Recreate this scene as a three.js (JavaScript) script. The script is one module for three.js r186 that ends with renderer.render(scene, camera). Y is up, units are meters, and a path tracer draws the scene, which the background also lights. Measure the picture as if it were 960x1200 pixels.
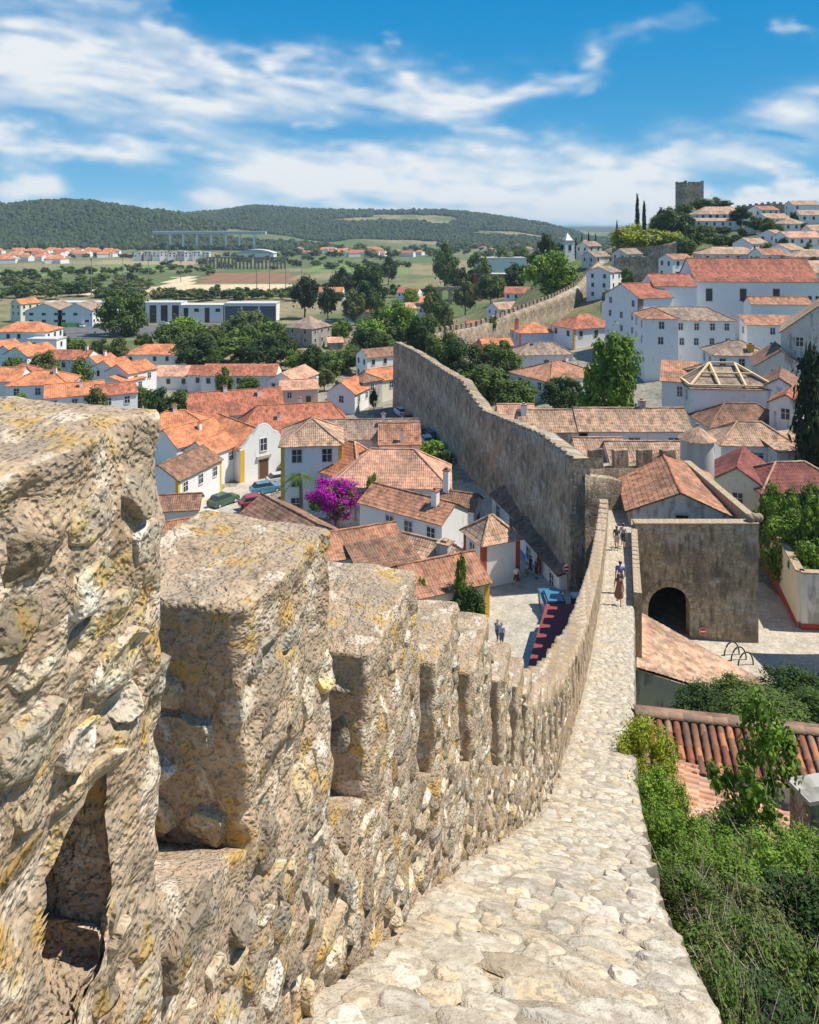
import * as THREE from 'three';
import { mergeGeometries } from 'three/addons/utils/BufferGeometryUtils.js';
import { MarchingCubes } from 'three/addons/objects/MarchingCubes.js';

// ---------------------------------------------------------------- camera, sky, sun, exposure
const CY = 60;                                    // eye height above the datum (m)
const V = (x, y, z) => new THREE.Vector3(x, y, z);
const scene = new THREE.Scene();
const renderer = new THREE.WebGLRenderer({ antialias: true });
renderer.setSize(819, 1024);
renderer.toneMapping = THREE.LinearToneMapping;
renderer.toneMappingExposure = 1.32;
renderer.shadowMap.enabled = true;
const camera = new THREE.PerspectiveCamera(2 * Math.atan(600 / 900) * 180 / Math.PI, 960 / 1200, 0.1, 9000);
camera.position.set(0, CY, 0);
camera.lookAt(0, CY, -10);
camera.setViewOffset(960, 1200, 0, 335, 960, 1200); // shift lens: verticals stay upright
camera.updateProjectionMatrix();

const SUN = V(0.52, 0.86, -0.03).normalize();
const sun = new THREE.DirectionalLight(new THREE.Color(1.0, 0.92, 0.78), 5);
sun.position.copy(SUN).multiplyScalar(600).add(V(0, CY, -80));
sun.target.position.set(0, CY - 20, -80);
sun.castShadow = true;
scene.fog = new THREE.FogExp2(0xbcd3e8, 0.00011);
sun.shadow.mapSize.set(4096, 4096);
Object.assign(sun.shadow.camera, { left: -260, right: 260, top: 260, bottom: -260, near: 1, far: 1500 });
scene.add(sun, sun.target);

// ---------------------------------------------------------------- noise
function rng(seed) { let a = seed >>> 0; return () => { a = (a + 0x6D2B79F5) | 0; let t = Math.imul(a ^ (a >>> 15), 1 | a); t = (t + Math.imul(t ^ (t >>> 7), 61 | t)) ^ t; return ((t ^ (t >>> 14)) >>> 0) / 4294967296; }; }
const hash3 = (x, y, z) => { let h = Math.imul(x, 374761393) + Math.imul(y, 668265263) + Math.imul(z, 2147483647 ^ 0x5bd1e995) | 0; h = Math.imul(h ^ (h >>> 13), 1274126177); h ^= h >>> 16; return (h >>> 0) / 4294967296; };
const sm = t => t * t * (3 - 2 * t);
const lerp = (a, b, t) => a + (b - a) * t;
const clamp = (x, a = 0, b = 1) => Math.min(b, Math.max(a, x));
const step = (a, b, x) => sm(clamp((x - a) / (b - a)));
const PT = new Float32Array(65536), PX = new Int32Array(65536);
for (let i = 0; i < 65536; i++) PT[i] = hash3(i, 17, 5);
const hx = (i, j, k) => PT[(Math.imul(i, 73856093) ^ Math.imul(j, 19349663) ^ Math.imul(k, 83492791)) >>> 7 & 65535];
function n3(x, y, z) {
  const i = Math.floor(x), j = Math.floor(y), k = Math.floor(z), fx = x - i, fy = y - j, fz = z - k, u = fx * fx * (3 - 2 * fx), v = fy * fy * (3 - 2 * fy), w = fz * fz * (3 - 2 * fz);
  const a0 = Math.imul(i, 73856093), a1 = a0 + 73856093 | 0, b0 = Math.imul(j, 19349663), b1 = b0 + 19349663 | 0, c0 = Math.imul(k, 83492791), c1 = c0 + 83492791 | 0;
  const p00 = PT[(a0 ^ b0 ^ c0) >>> 7 & 65535], p10 = PT[(a1 ^ b0 ^ c0) >>> 7 & 65535], p01 = PT[(a0 ^ b1 ^ c0) >>> 7 & 65535], p11 = PT[(a1 ^ b1 ^ c0) >>> 7 & 65535];
  const q00 = PT[(a0 ^ b0 ^ c1) >>> 7 & 65535], q10 = PT[(a1 ^ b0 ^ c1) >>> 7 & 65535], q01 = PT[(a0 ^ b1 ^ c1) >>> 7 & 65535], q11 = PT[(a1 ^ b1 ^ c1) >>> 7 & 65535];
  const x0 = p00 + (p10 - p00) * u, x1 = p01 + (p11 - p01) * u, x2 = q00 + (q10 - q00) * u, x3 = q01 + (q11 - q01) * u, y0 = x0 + (x1 - x0) * v, y1 = x2 + (x3 - x2) * v;
  return y0 + (y1 - y0) * w;
}
const fbm3 = (x, y, z, o = 4) => { let s = 0, a = 0.5, t = 0; for (let i = 0; i < o; i++) { s += a * n3(x, y, z); t += a; a *= 0.5; x = x * 2.03 + 7.1; y = y * 2.03 + 3.3; z = z * 2.03 + 5.7; } return s / t; };
// tileable 2D value noise with integer period
function nt(x, y, p, s) {
  const i = Math.floor(x), j = Math.floor(y), fx = x - i, fy = y - j, u = fx * fx * (3 - 2 * fx), v = fy * fy * (3 - 2 * fy), i0 = ((i % p) + p) % p, j0 = ((j % p) + p) % p, i1 = i0 + 1 === p ? 0 : i0 + 1, j1 = j0 + 1 === p ? 0 : j0 + 1;
  const a = hx(i0, j0, s), b = hx(i1, j0, s), c = hx(i0, j1, s), d = hx(i1, j1, s), e = a + (b - a) * u;
  return e + (c + (d - c) * u - e) * v;
}
const fbt = (u, v, p, s, o = 5) => { let r = 0, a = 0.5, t = 0; for (let i = 0; i < o; i++) { r += a * nt(u * p, v * p, p, s + i); t += a; a *= 0.55; p *= 2; } return r / t; };
const worley = (u, v, p, s) => { const x = u * p, y = v * p, i = Math.floor(x), j = Math.floor(y); let d1 = 9, d2 = 9, id = 0; for (let a = -1; a < 2; a++) for (let b = -1; b < 2; b++) { const I = ((i + a) % p + p) % p, J = ((j + b) % p + p) % p; const dx = i + a + hash3(I, J, s) - x, dy = j + b + hash3(I, J, s + 1) - y, d = Math.hypot(dx, dy); if (d < d1) { d2 = d1; d1 = d; id = hash3(I, J, s + 2); } else if (d < d2) d2 = d; } return [d1, d2, id]; };

// ---------------------------------------------------------------- sky (air and clouds only)
{
  const W = 2560, H = 1280, data = new Float32Array(W * H * 4);
  // cloud streaks as capsules in tangent units of the viewing direction (900 = 45 degrees)
  const strokes = [ // x0,y0,x1,y1,half width,strength
    [-60, 70, 90, 75, 46, 0.8], [40, 55, 150, 90, 30, 0.7], [120, 90, 240, 115, 30, 0.8], [220, 110, 390, 98, 20, 0.85], [250, 85, 370, 80, 10, 0.4], [400, 110, 470, 100, 14, 0.7], [460, 100, 570, 118, 20, 0.9], [560, 112, 690, 72, 12, 0.75], [600, 80, 570, 120, 9, 0.5], [550, 153, 598, 158, 8, 0.7], [180, 40, 250, 75, 9, 0.45],
    [-40, 158, 170, 178, 9, 0.8], [150, 178, 330, 200, 12, 0.75], [160, 120, 330, 180, 16, 0.5], [300, 178, 430, 190, 14, 0.6], [330, 205, 560, 205, 22, 0.85], [500, 190, 700, 188, 16, 0.8], [260, 232, 640, 236, 17, 0.8], [560, 212, 700, 215, 22, 0.7],
    [-10, 225, 40, 205, 15, 0.9], [20, 200, 36, 215, 9, 0.8], [905, 150, 1010, 100, 20, 0.75], [740, 192, 990, 162, 13, 0.6], [780, 178, 900, 190, 16, 0.5], [660, 240, 770, 210, 20, 1.15], [700, 215, 765, 195, 15, 1.1], [730, 225, 800, 240, 20, 1.0], [840, 228, 960, 222, 15, 1.05], [880, 210, 920, 215, 10, 1.0], [660, 250, 970, 248, 10, 0.95],
    [480, 55, 498, 57, 4, 0.6], [665, 104, 680, 104, 5, 0.4], [930, 36, 950, 40, 6, 0.35], [60, 14, 190, 12, 6, 0.4], [400, 250, 640, 256, 9, 0.6], [700, 55, 830, 20, 7, 0.18], [340, 140, 380, 135, 5, 0.4], [-20, 243, 960, 256, 7, 0.45],
  ];
  for (let j = 0; j < H; j++) {
    const el = ((j + 0.5) / H - 0.5) * Math.PI, y = Math.sin(el), c = Math.cos(el);
    for (let i = 0; i < W; i++) {
      const a = ((i + 0.5) / W - 0.5) * 2 * Math.PI, x = Math.cos(a) * c, z = Math.sin(a) * c;
      const e = Math.max(0, y);
      // clear air: deep blue aloft, pale at the horizon
      let k = Math.exp(-e * 12.0), k2 = Math.exp(-e * 2.2);
      let r = 0.001 + 0.30 * k, g = 0.16 + 0.28 * k + 0.24 * k2, b = 0.50 + 0.12 * k + 0.32 * k2;
      let cl = 0, front = -z > 0.05;
      const sx = front ? 480 + x / -z * 900 : -9999, sy = front ? 265 - y / -z * 900 : -9999;
      const inside = front ? step(-420, -120, sx) * (1 - step(1080, 1380, sx)) * step(-420, -120, sy) : 0;
      if (y > -0.02) {
        const wx = fbm3(x * 7, y * 22, z * 7, 4) - 0.5, wy = fbm3(x * 7 + 40, y * 22, z * 7, 4) - 0.5;
        const wisp = fbm3(x * 16 + y * 9, y * 46, z * 16, 5), fine = fbm3(x * 45, y * 110, z * 45, 4);
        if (inside > 0) {
          const qx = sx + wx * 110 + (wisp - 0.5) * 36, qy = sy + wy * 46 + (fine - 0.5) * 26; let m = 0;
          for (const [x0, y0, x1, y1, hw, st] of strokes) {
            const dx = x1 - x0, dy = y1 - y0, t = clamp(((qx - x0) * dx + (qy - y0) * dy) / (dx * dx + dy * dy));
            const d = Math.hypot(qx - x0 - dx * t, (qy - y0 - dy * t)) / hw;
            if (d < 3) m = 1 - (1 - m) * (1 - Math.min(1, st * Math.exp(-d * d * 0.62)));
          }
          const ta = (sx * 0.96 + sy * 0.28) * 0.011 + wx * 1.6, tb = (sy * 0.96 - sx * 0.28 * 0.55) * 0.06 + wy * 2.2, streak = fbm3(ta, tb, 3.7, 5), puff = step(600, 680, sx) * step(175, 205, sy);
          const feather = m * (streak * 2.6 - 0.42) + (fine - 0.5) * 0.35 * m + (wisp - 0.5) * 0.5 * m, dense = (m * 1.7 - 0.6 + (wisp - 0.5) * 1.5 + (fine - 0.5) * 0.8);
          cl += inside * clamp(lerp(feather, dense * m, puff * 0.75) + 0.10 * Math.exp(-e * 14) * (0.5 + wisp));
        }
        if (inside < 1) {
          const q = fbm3(x * 2.6, y * 7, z * 2.6, 4), band = Math.exp(-e * 1.6);
          cl += (1 - inside) * clamp((q * 1.25 + wisp * 0.5 - 0.78) * 1.9 * band, 0, 0.8);
        }
      }
      cl = clamp(cl, 0, 0.97);
      const t = 1.0; r = lerp(r, t * 0.93, cl); g = lerp(g, t * 0.97, cl); b = lerp(b, t * 1.0, cl);
      if (y < 0) { const d = clamp(-y * 12); r = lerp(r, 0.16, d); g = lerp(g, 0.17, d); b = lerp(b, 0.15, d); }
      const o = (j * W + i) * 4; data[o] = r; data[o + 1] = g; data[o + 2] = b; data[o + 3] = 1;
    }
  }
  const sky = new THREE.DataTexture(data, W, H, THREE.RGBAFormat, THREE.FloatType);
  sky.mapping = THREE.EquirectangularReflectionMapping; sky.magFilter = THREE.LinearFilter; sky.colorSpace = THREE.LinearSRGBColorSpace; sky.needsUpdate = true;
  scene.background = sky; scene.environment = sky; scene.backgroundIntensity = 0.7; scene.environmentIntensity = 0.7;
}

// ---------------------------------------------------------------- helpers: naming, tagging, mesh building
const F = 900, HX = 480, HY = 265;
const at = (px, py, Z) => V((px - HX) / F * Z, CY - (py - HY) / F * Z, -Z);   // a sight line and its depth give a real place
const used = {};
const numbered = n => { used[n] = (used[n] ?? -1) + 1; return used[n] ? `${n}_${String(used[n]).padStart(3, '0')}` : n; };
function tag(o, label, category, group, kind) { o.userData = { ...o.userData }; if (label) o.userData.label = label; if (category) o.userData.category = category; if (group) o.userData.group = group; if (kind) o.userData.kind = kind; return o; }
function thing(name, label, category, p = V(0, 0, 0), turn = 0, group) { const o = new THREE.Group(); o.name = numbered(name); o.position.copy(p); o.rotation.y = turn; scene.add(o); return tag(o, label, category, group); }
function mesh(name, geo, mat, parent) { const m = new THREE.Mesh(geo, mat); m.castShadow = m.receiveShadow = true; m.name = parent ? name : numbered(name); (parent || scene).add(m); return m; }
class MB { // flat-shaded faces, uv in metres
  constructor() { this.p = []; this.u = []; this.n = []; }
  tri(a, b, c) {
    const n = V().crossVectors(V().subVectors(b, a), V().subVectors(c, a)).normalize();
    const ax = Math.abs(n.y) > 0.75 ? 1 : Math.abs(n.x) > Math.abs(n.z) ? 0 : 2;
    for (const q of [a, b, c]) { this.p.push(q.x, q.y, q.z); this.n.push(n.x, n.y, n.z); this.u.push(ax === 0 ? q.z : q.x, ax === 1 ? q.z : q.y); }
    return this;
  }
  quad(a, b, c, d) { this.tri(a, b, c); return this.tri(a, c, d); }
  poly(pts) { for (let i = 1; i < pts.length - 1; i++) this.tri(pts[0], pts[i], pts[i + 1]); return this; }
  box(x0, x1, y0, y1, z0, z1) {
    const P = (a, b, c) => V(a ? x1 : x0, b ? y1 : y0, c ? z1 : z0);
    this.quad(P(0, 0, 1), P(1, 0, 1), P(1, 1, 1), P(0, 1, 1)); this.quad(P(1, 0, 0), P(0, 0, 0), P(0, 1, 0), P(1, 1, 0));
    this.quad(P(1, 0, 1), P(1, 0, 0), P(1, 1, 0), P(1, 1, 1)); this.quad(P(0, 0, 0), P(0, 0, 1), P(0, 1, 1), P(0, 1, 0));
    this.quad(P(0, 1, 1), P(1, 1, 1), P(1, 1, 0), P(0, 1, 0)); return this.quad(P(0, 0, 0), P(1, 0, 0), P(1, 0, 1), P(0, 0, 1));
  }
  bar(a, b, w, h) { // beam from a to b
    const d = V().subVectors(b, a).normalize(), s = Math.abs(d.y) > 0.95 ? V(1, 0, 0) : V().crossVectors(d, V(0, 1, 0)).normalize(), t = V().crossVectors(s, d).normalize();
    const P = (q, i, j) => q.clone().addScaledVector(s, i * w / 2).addScaledVector(t, j * h / 2);
    const c = [[-1, -1], [1, -1], [1, 1], [-1, 1]];
    for (let k = 0; k < 4; k++) { const [i, j] = c[k], [m, n] = c[(k + 1) % 4]; this.quad(P(b, i, j), P(b, m, n), P(a, m, n), P(a, i, j)); }
    this.quad(...c.map(([i, j]) => P(b, i, j)).reverse()); return this.quad(...c.map(([i, j]) => P(a, i, j)));
  }
  geo() { const g = new THREE.BufferGeometry(); g.setAttribute('position', new THREE.Float32BufferAttribute(this.p, 3)); g.setAttribute('normal', new THREE.Float32BufferAttribute(this.n, 3)); g.setAttribute('uv', new THREE.Float32BufferAttribute(this.u, 2)); return g; }
  build(name, mat, parent) { return mesh(name, this.geo(), mat, parent); }
}
function gridGeo(nu, nv, f, closed = false) { // f(i,j) -> {p, uv, c}
  const pos = [], uv = [], col = [], idx = []; let hasC = false;
  for (let i = 0; i < nu; i++) for (let j = 0; j < nv; j++) { const r = f(i, j); pos.push(r.p.x, r.p.y, r.p.z); uv.push(r.uv[0], r.uv[1]); if (r.c) { hasC = true; col.push(...r.c); } }
  for (let i = 0; i < nu - 1; i++) for (let j = 0; j < nv - 1; j++) { const a = i * nv + j, b = a + nv; idx.push(a, b, a + 1, b, b + 1, a + 1); }
  const g = new THREE.BufferGeometry(); g.setAttribute('position', new THREE.Float32BufferAttribute(pos, 3)); g.setAttribute('uv', new THREE.Float32BufferAttribute(uv, 2)); if (hasC) g.setAttribute('color', new THREE.Float32BufferAttribute(col, 3));
  g.setIndex(idx); g.computeVertexNormals(); return g;
}
function tube(pts, r0, r1, sides = 6) { // tapered tube geometry along points
  const n = pts.length, pos = [], uv = [], idx = []; let L = 0;
  for (let i = 0; i < n; i++) {
    const d = V().subVectors(pts[Math.min(n - 1, i + 1)], pts[Math.max(0, i - 1)]).normalize(), s = Math.abs(d.y) > 0.9 ? V(1, 0, 0).cross(d).normalize() : V(0, 1, 0).cross(d).normalize(), t = V().crossVectors(d, s), r = lerp(r0, r1, i / (n - 1));
    if (i) L += pts[i].distanceTo(pts[i - 1]);
    for (let k = 0; k <= sides; k++) { const a = k / sides * 2 * Math.PI, q = pts[i].clone().addScaledVector(s, Math.cos(a) * r).addScaledVector(t, Math.sin(a) * r); pos.push(q.x, q.y, q.z); uv.push(k / sides * r * 6.28, L); }
  }
  for (let i = 0; i < n - 1; i++) for (let k = 0; k < sides; k++) { const a = i * (sides + 1) + k, b = a + sides + 1; idx.push(a, a + 1, b, b, a + 1, b + 1); }
  for (const [o, f] of [[0, 1], [(n - 1) * (sides + 1), 0]]) for (let k = 1; k < sides - 1; k++) f ? idx.push(o, o + k + 1, o + k) : idx.push(o, o + k, o + k + 1);
  const g = new THREE.BufferGeometry(); g.setAttribute('position', new THREE.Float32BufferAttribute(pos, 3)); g.setAttribute('uv', new THREE.Float32BufferAttribute(uv, 2)); g.setIndex(idx); g.computeVertexNormals(); return g;
}
const colored = (g, c) => { const n = g.attributes.position.count, a = new Float32Array(n * 3); for (let i = 0; i < n; i++) a.set(c, i * 3); g.setAttribute('color', new THREE.BufferAttribute(a, 3)); return g; };

// ---------------------------------------------------------------- textures and materials
function tex(size, f, srgb = true, rep = 1) { // f(u,v) -> [r,g,b] 0..1 (linear) or one number
  const d = new Uint8Array(size * size * 4), enc = x => x <= 0.0031308 ? x * 12.92 : 1.055 * Math.pow(x, 1 / 2.4) - 0.055;
  for (let j = 0; j < size; j++) for (let i = 0; i < size; i++) { const r = f((i + 0.5) / size, (j + 0.5) / size), o = (j * size + i) * 4, q = Array.isArray(r) ? r : [r, r, r]; for (let k = 0; k < 3; k++) d[o + k] = 255 * clamp(srgb ? enc(clamp(q[k])) : q[k]); d[o + 3] = 255; }
  const t = new THREE.DataTexture(d, size, size); t.wrapS = t.wrapT = THREE.RepeatWrapping; t.magFilter = THREE.LinearFilter; t.minFilter = THREE.LinearMipmapLinearFilter; t.generateMipmaps = true; if (srgb) t.colorSpace = THREE.SRGBColorSpace; t.repeat.set(1 / rep, 1 / rep); t.needsUpdate = true; return t;
}
const mixc = (a, b, t) => [lerp(a[0], b[0], t), lerp(a[1], b[1], t), lerp(a[2], b[2], t)];
// weathered limestone: 1.2 m tile, grain, pale bloom, ochre and mustard lichen, dark specks
const lime = (u, v) => {
  const g = fbt(u, v, 60, 11, 4), m = fbt(u, v, 7, 21, 6), w = fbt(u, v, 9, 31, 7), l = fbt(u, v, 6, 41, 5), k = fbt(u, v, 64, 51, 3), o = fbt(u, v, 7, 61, 6), q = fbt(u, v, 18, 66, 4);
  let c = mixc([0.27, 0.215, 0.155], [0.58, 0.50, 0.40], clamp((m * 0.45 + g * 0.35 + q * 0.2 - 0.5) * 2.6 + 0.5));
  c = mixc(c, [0.34, 0.315, 0.285], step(0.42, 0.66, o) * 0.6);
  c = mixc(c, [0.68, 0.66, 0.62], step(0.545, 0.66, w * 0.8 + g * 0.2) * 0.75);
  c = mixc(c, [0.47, 0.38, 0.14], step(0.55, 0.66, l * 0.6 + q * 0.4) * 0.55);
  c = mixc(c, [0.52, 0.32, 0.08], step(0.61, 0.66, l * 0.5 + q * 0.3 + g * 0.2) * 0.6);
  c = mixc(c, [0.13, 0.105, 0.08], step(0.61, 0.7, k * 0.7 + q * 0.3) * 0.6);
  return c;
};
// worn walkway stone: pale cream, faint ochre wear
const pave = (u, v) => { const g = fbt(u, v, 30, 111, 5), m = fbt(u, v, 5, 121, 5), o = fbt(u, v, 7, 131, 5), k = fbt(u, v, 34, 141, 4); let c = mixc([0.34, 0.30, 0.25], [0.53, 0.49, 0.43], step(0.32, 0.66, m * 0.5 + g * 0.5)); c = mixc(c, [0.60, 0.48, 0.31], step(0.56, 0.68, o) * 0.6); return mixc(c, [0.27, 0.235, 0.19], step(0.62, 0.69, k) * 0.7); };
const paveMap = tex(1024, pave, true, 1.4);
const limeMap = tex(1024, lime, true, 1.2);
const limeBump = tex(1024, (u, v) => 0.45 * fbt(u, v, 16, 71, 7) + 0.3 * step(0.25, 0.7, fbt(u, v, 40, 81, 5)) + 0.2 * step(0.02, 0.35, worley(u, v, 46, 91)[0]), false, 1.2);
const M = {};
const std = (o) => new THREE.MeshStandardMaterial({ roughness: 0.95, ...o });
M.stone = std({ map: limeMap, bumpMap: limeBump, bumpScale: 0.03, vertexColors: true });
M.mortar = std({ map: limeMap, bumpMap: limeBump, bumpScale: 0.03, color: new THREE.Color(0.96, 0.84, 0.72) });
M.paveStone = std({ map: paveMap, bumpMap: limeBump, bumpScale: 0.012, vertexColors: true });
M.paveBed = std({ map: paveMap, bumpMap: limeBump, bumpScale: 0.02, color: new THREE.Color(0.86, 0.82, 0.75) });
// rubble masonry seen from afar: stones, joints, streaks of dark growth
const mason = (u, v) => { const [d1, d2, id] = worley(u, v * 1.0, 20, 7), e = step(0.02, 0.16, d2 - d1), n = fbt(u, v, 8, 5, 5), s = fbt(u, v * 0.25, 28, 9, 4), k = fbt(u, v, 3, 19, 4); let c = mixc([0.30, 0.225, 0.15], [0.54, 0.43, 0.305], id * 0.75 + n * 0.25); c = mixc([0.34, 0.275, 0.195], c, e); c = mixc(c, [0.52, 0.37, 0.27], step(0.52, 0.66, fbt(u, v, 4, 29, 4)) * 0.55); c = mixc(c, [0.56, 0.52, 0.46], step(0.56, 0.68, fbt(u, v, 5, 39, 4)) * 0.5); c = mixc(c, [0.075, 0.062, 0.05], step(0.42, 0.72, s * 0.5 + k * 0.2 + n * 0.3) * 0.8); return mixc(c, [0.16, 0.13, 0.1], step(0.56, 0.7, k) * 0.5); };
const masonMap = tex(1024, mason, true, 6);
const masonBump = tex(1024, (u, v) => { const [d1, d2, id] = worley(u, v, 20, 7); return 0.6 * step(0.0, 0.2, d2 - d1) + 0.2 * id + 0.3 * fbt(u, v, 40, 15, 4); }, false, 6);
M.mason = std({ map: masonMap, bumpMap: masonBump, bumpScale: 0.05 });
// lime-washed plaster with faint stains
const plasMap = tex(512, (u, v) => { const a = fbt(u, v, 5, 3, 5), s = fbt(u, v * 0.25, 20, 8, 4), b = 0.9 + 0.1 * a; return mixc([b, b, b], [0.62, 0.60, 0.56], step(0.62, 0.78, s * 0.6 + a * 0.4) * 0.45); }, true, 7);
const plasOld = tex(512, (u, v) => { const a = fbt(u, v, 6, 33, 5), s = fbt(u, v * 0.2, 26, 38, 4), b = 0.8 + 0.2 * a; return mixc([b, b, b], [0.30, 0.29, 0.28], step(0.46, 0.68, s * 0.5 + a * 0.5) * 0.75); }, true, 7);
const plasBump = tex(256, (u, v) => fbt(u, v, 16, 4, 4), false, 3);
const plaster = (r, g, b, old) => std({ map: old ? plasOld : plasMap, bumpMap: plasBump, bumpScale: 0.006, color: new THREE.Color(r, g, b) });
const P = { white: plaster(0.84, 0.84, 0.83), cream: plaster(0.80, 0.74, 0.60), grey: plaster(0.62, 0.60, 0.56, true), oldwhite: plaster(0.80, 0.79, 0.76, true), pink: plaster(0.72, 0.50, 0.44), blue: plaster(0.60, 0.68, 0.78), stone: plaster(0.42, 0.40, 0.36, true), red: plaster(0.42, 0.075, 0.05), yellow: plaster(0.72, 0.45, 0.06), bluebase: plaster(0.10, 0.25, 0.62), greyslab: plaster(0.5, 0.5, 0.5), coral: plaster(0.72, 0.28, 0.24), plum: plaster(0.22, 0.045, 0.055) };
// clay tiles: every tile its own tone
const tileTex = (seed, spread, lich) => tex(512, (u, v) => { const cx = Math.floor(u * 28), cy = Math.floor(v * 20), t = hash3(cx, cy, seed), h = hash3(cx, cy, seed + 1), n = fbt(u, v, 10, seed + 2, 5), b = 0.72 + spread * (t - 0.5) + 0.7 * (n - 0.42); let c = [b, b * (0.95 + 0.22 * (h - 0.5)), b * (0.92 + 0.35 * (h - 0.5))]; c = mixc(c, [0.62, 0.66, 0.62], step(0.93, 0.97, t) * 0.5); const fd = fbt(u, v, 3, seed + 8, 4); c = mixc(c, [c[0] * 0.62, c[1] * 0.66, c[2] * 0.7], step(0.48, 0.66, fd) * 0.8); c = mixc(c, [0.88, 0.98, 1.0], step(0.52, 0.7, fbt(u, v, 4, seed + 12, 4)) * 0.3); return mixc(c, [0.30, 0.33, 0.30], step(0.52, 0.68, fbt(u, v, 14, seed + 4, 4)) * lich); }, true, 7);
const tA = tileTex(101, 0.35, 0.15), tB = tileTex(202, 0.5, 0.5), tBump = tex(256, (u, v) => fbt(u, v, 20, 6, 4), false, 2);
const tileM = (r, g, b, t = tA) => std({ map: t, bumpMap: tBump, bumpScale: 0.012, color: new THREE.Color(r, g, b), roughness: 0.9 });
const T = { orange: tileM(0.74, 0.29, 0.14), red: tileM(0.52, 0.19, 0.115, tB), brown: tileM(0.50, 0.25, 0.155, tB), dark: tileM(0.34, 0.19, 0.13, tB), pink: tileM(0.74, 0.42, 0.29), sand: tileM(0.58, 0.385, 0.27, tB), maroon: tileM(0.30, 0.10, 0.085), church: tileM(0.46, 0.165, 0.11, tB), grey: tileM(0.42, 0.31, 0.24, tB), slab: std({ color: new THREE.Color(0.45, 0.44, 0.42) }) };
M.frame = std({ color: new THREE.Color(0.66, 0.65, 0.62) });
M.stoneTrim = std({ color: new THREE.Color(0.42, 0.38, 0.31) });
M.glass = new THREE.MeshPhysicalMaterial({ color: new THREE.Color(0.035, 0.045, 0.06), roughness: 0.12 });
M.door = std({ color: new THREE.Color(0.12, 0.06, 0.03) });
M.redDoor = std({ color: new THREE.Color(0.25, 0.05, 0.035) });
M.bark = std({ color: new THREE.Color(0.12, 0.09, 0.065), bumpMap: limeBump, bumpScale: 0.03 });
M.twig = std({ color: new THREE.Color(0.34, 0.29, 0.23) });
M.wood = std({ color: new THREE.Color(0.68, 0.52, 0.31) });
M.iron = std({ color: new THREE.Color(0.03, 0.03, 0.035), roughness: 0.5, metalness: 0.6 });
M.rubber = std({ color: new THREE.Color(0.02, 0.02, 0.02) });
M.concrete = std({ color: new THREE.Color(0.52, 0.52, 0.5), map: plasMap });
M.metalDark = std({ color: new THREE.Color(0.08, 0.10, 0.13), roughness: 0.6 });
M.white = std({ color: new THREE.Color(0.82, 0.82, 0.8) });
M.pole = std({ color: new THREE.Color(0.2, 0.19, 0.18) });
const leafM = (r, g, b) => new THREE.MeshPhysicalMaterial({ color: new THREE.Color(r, g, b), vertexColors: true, roughness: 0.75, transmission: 0.3, thickness: 0, side: THREE.DoubleSide, specularIntensity: 0.35 });
const Lf = { light: leafM(0.17, 0.28, 0.035), lime: leafM(0.30, 0.36, 0.03), mid: leafM(0.095, 0.155, 0.03), dark: leafM(0.042, 0.085, 0.02), olive: leafM(0.13, 0.16, 0.05), cypress: leafM(0.03, 0.055, 0.02), magenta: leafM(0.45, 0.015, 0.42), vivid: leafM(0.13, 0.23, 0.025) };

// ---------------------------------------------------------------- terrain
const CP = [
  [3.5, 0, -4.5], [15, 0, -5.5], [4.5, 5, -7.4], [12, 5, -7.6], [6.5, 10, -10.8], [16, 10, -11.3], [9.5, 20, -17], [20, 20, -17.5], [13, 30, -22], [26, 30, -23.5], [17, 40, -27], [30, 40, -28], [22, 50, -30.3], [35, 50, -30], [28, 60, -31.2], [32, 72, -31.8], [25, 48, -30.3],
  [-5, 0, -16], [-20, 0, -25], [-4, 10, -23], [0, 25, -28], [-20, 25, -31], [5, 45, -29], [10, 58, -29.4], [9, 66, -31], [5, 80, -32.5], [-10, 80, -32.6], [-25, 80, -35], [-24, 95, -36], [-21, 115, -37.6], [-34, 105, -36.5], [0, 120, -34], [0, 150, -35], [-60, 150, -37], [-60, 180, -39.5], [-100, 180, -40], [-120, 260, -40], [-40, 260, -40], [-60, 100, -36], [-50, 60, -34],
  [10, 130, -33], [20, 110, -31], [25, 88, -29.5], [35, 100, -29], [45, 100, -27], [40, 80, -31], [65, 160, -27], [44, 155, -28], [75, 190, -20], [39, 175, -27], [25, 190, -28.5], [51, 220, -25.6], [4, 200, -38], [14, 230, -39], [25, 280, -40], [62, 260, -19], [60, 300, -14], [93, 300, -8.3], [136, 330, 0], [138, 380, 10.5], [183, 350, 6], [123, 240, -9], [89, 190, -16], [170, 560, -30], [200, 700, -40], [60, 420, -38], [31, 350, -40],
  [130, 100, -12], [80, 100, -19], [60, 60, -27], [220, 250, 5], [260, 380, 10], [-300, 300, -40], [-40, 400, -40], [-300, 700, -40], [0, 700, -40], [60, 700, -40], [-100, 520, -40], [400, 700, -40], [0, -40, 0], [30, -30, -2], [-40, -30, -18],
];
const warp = (x, Z) => [x / (Math.max(-20, Z) + 45), Math.log(Math.max(-20, Z) + 45) * 0.9];
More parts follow.
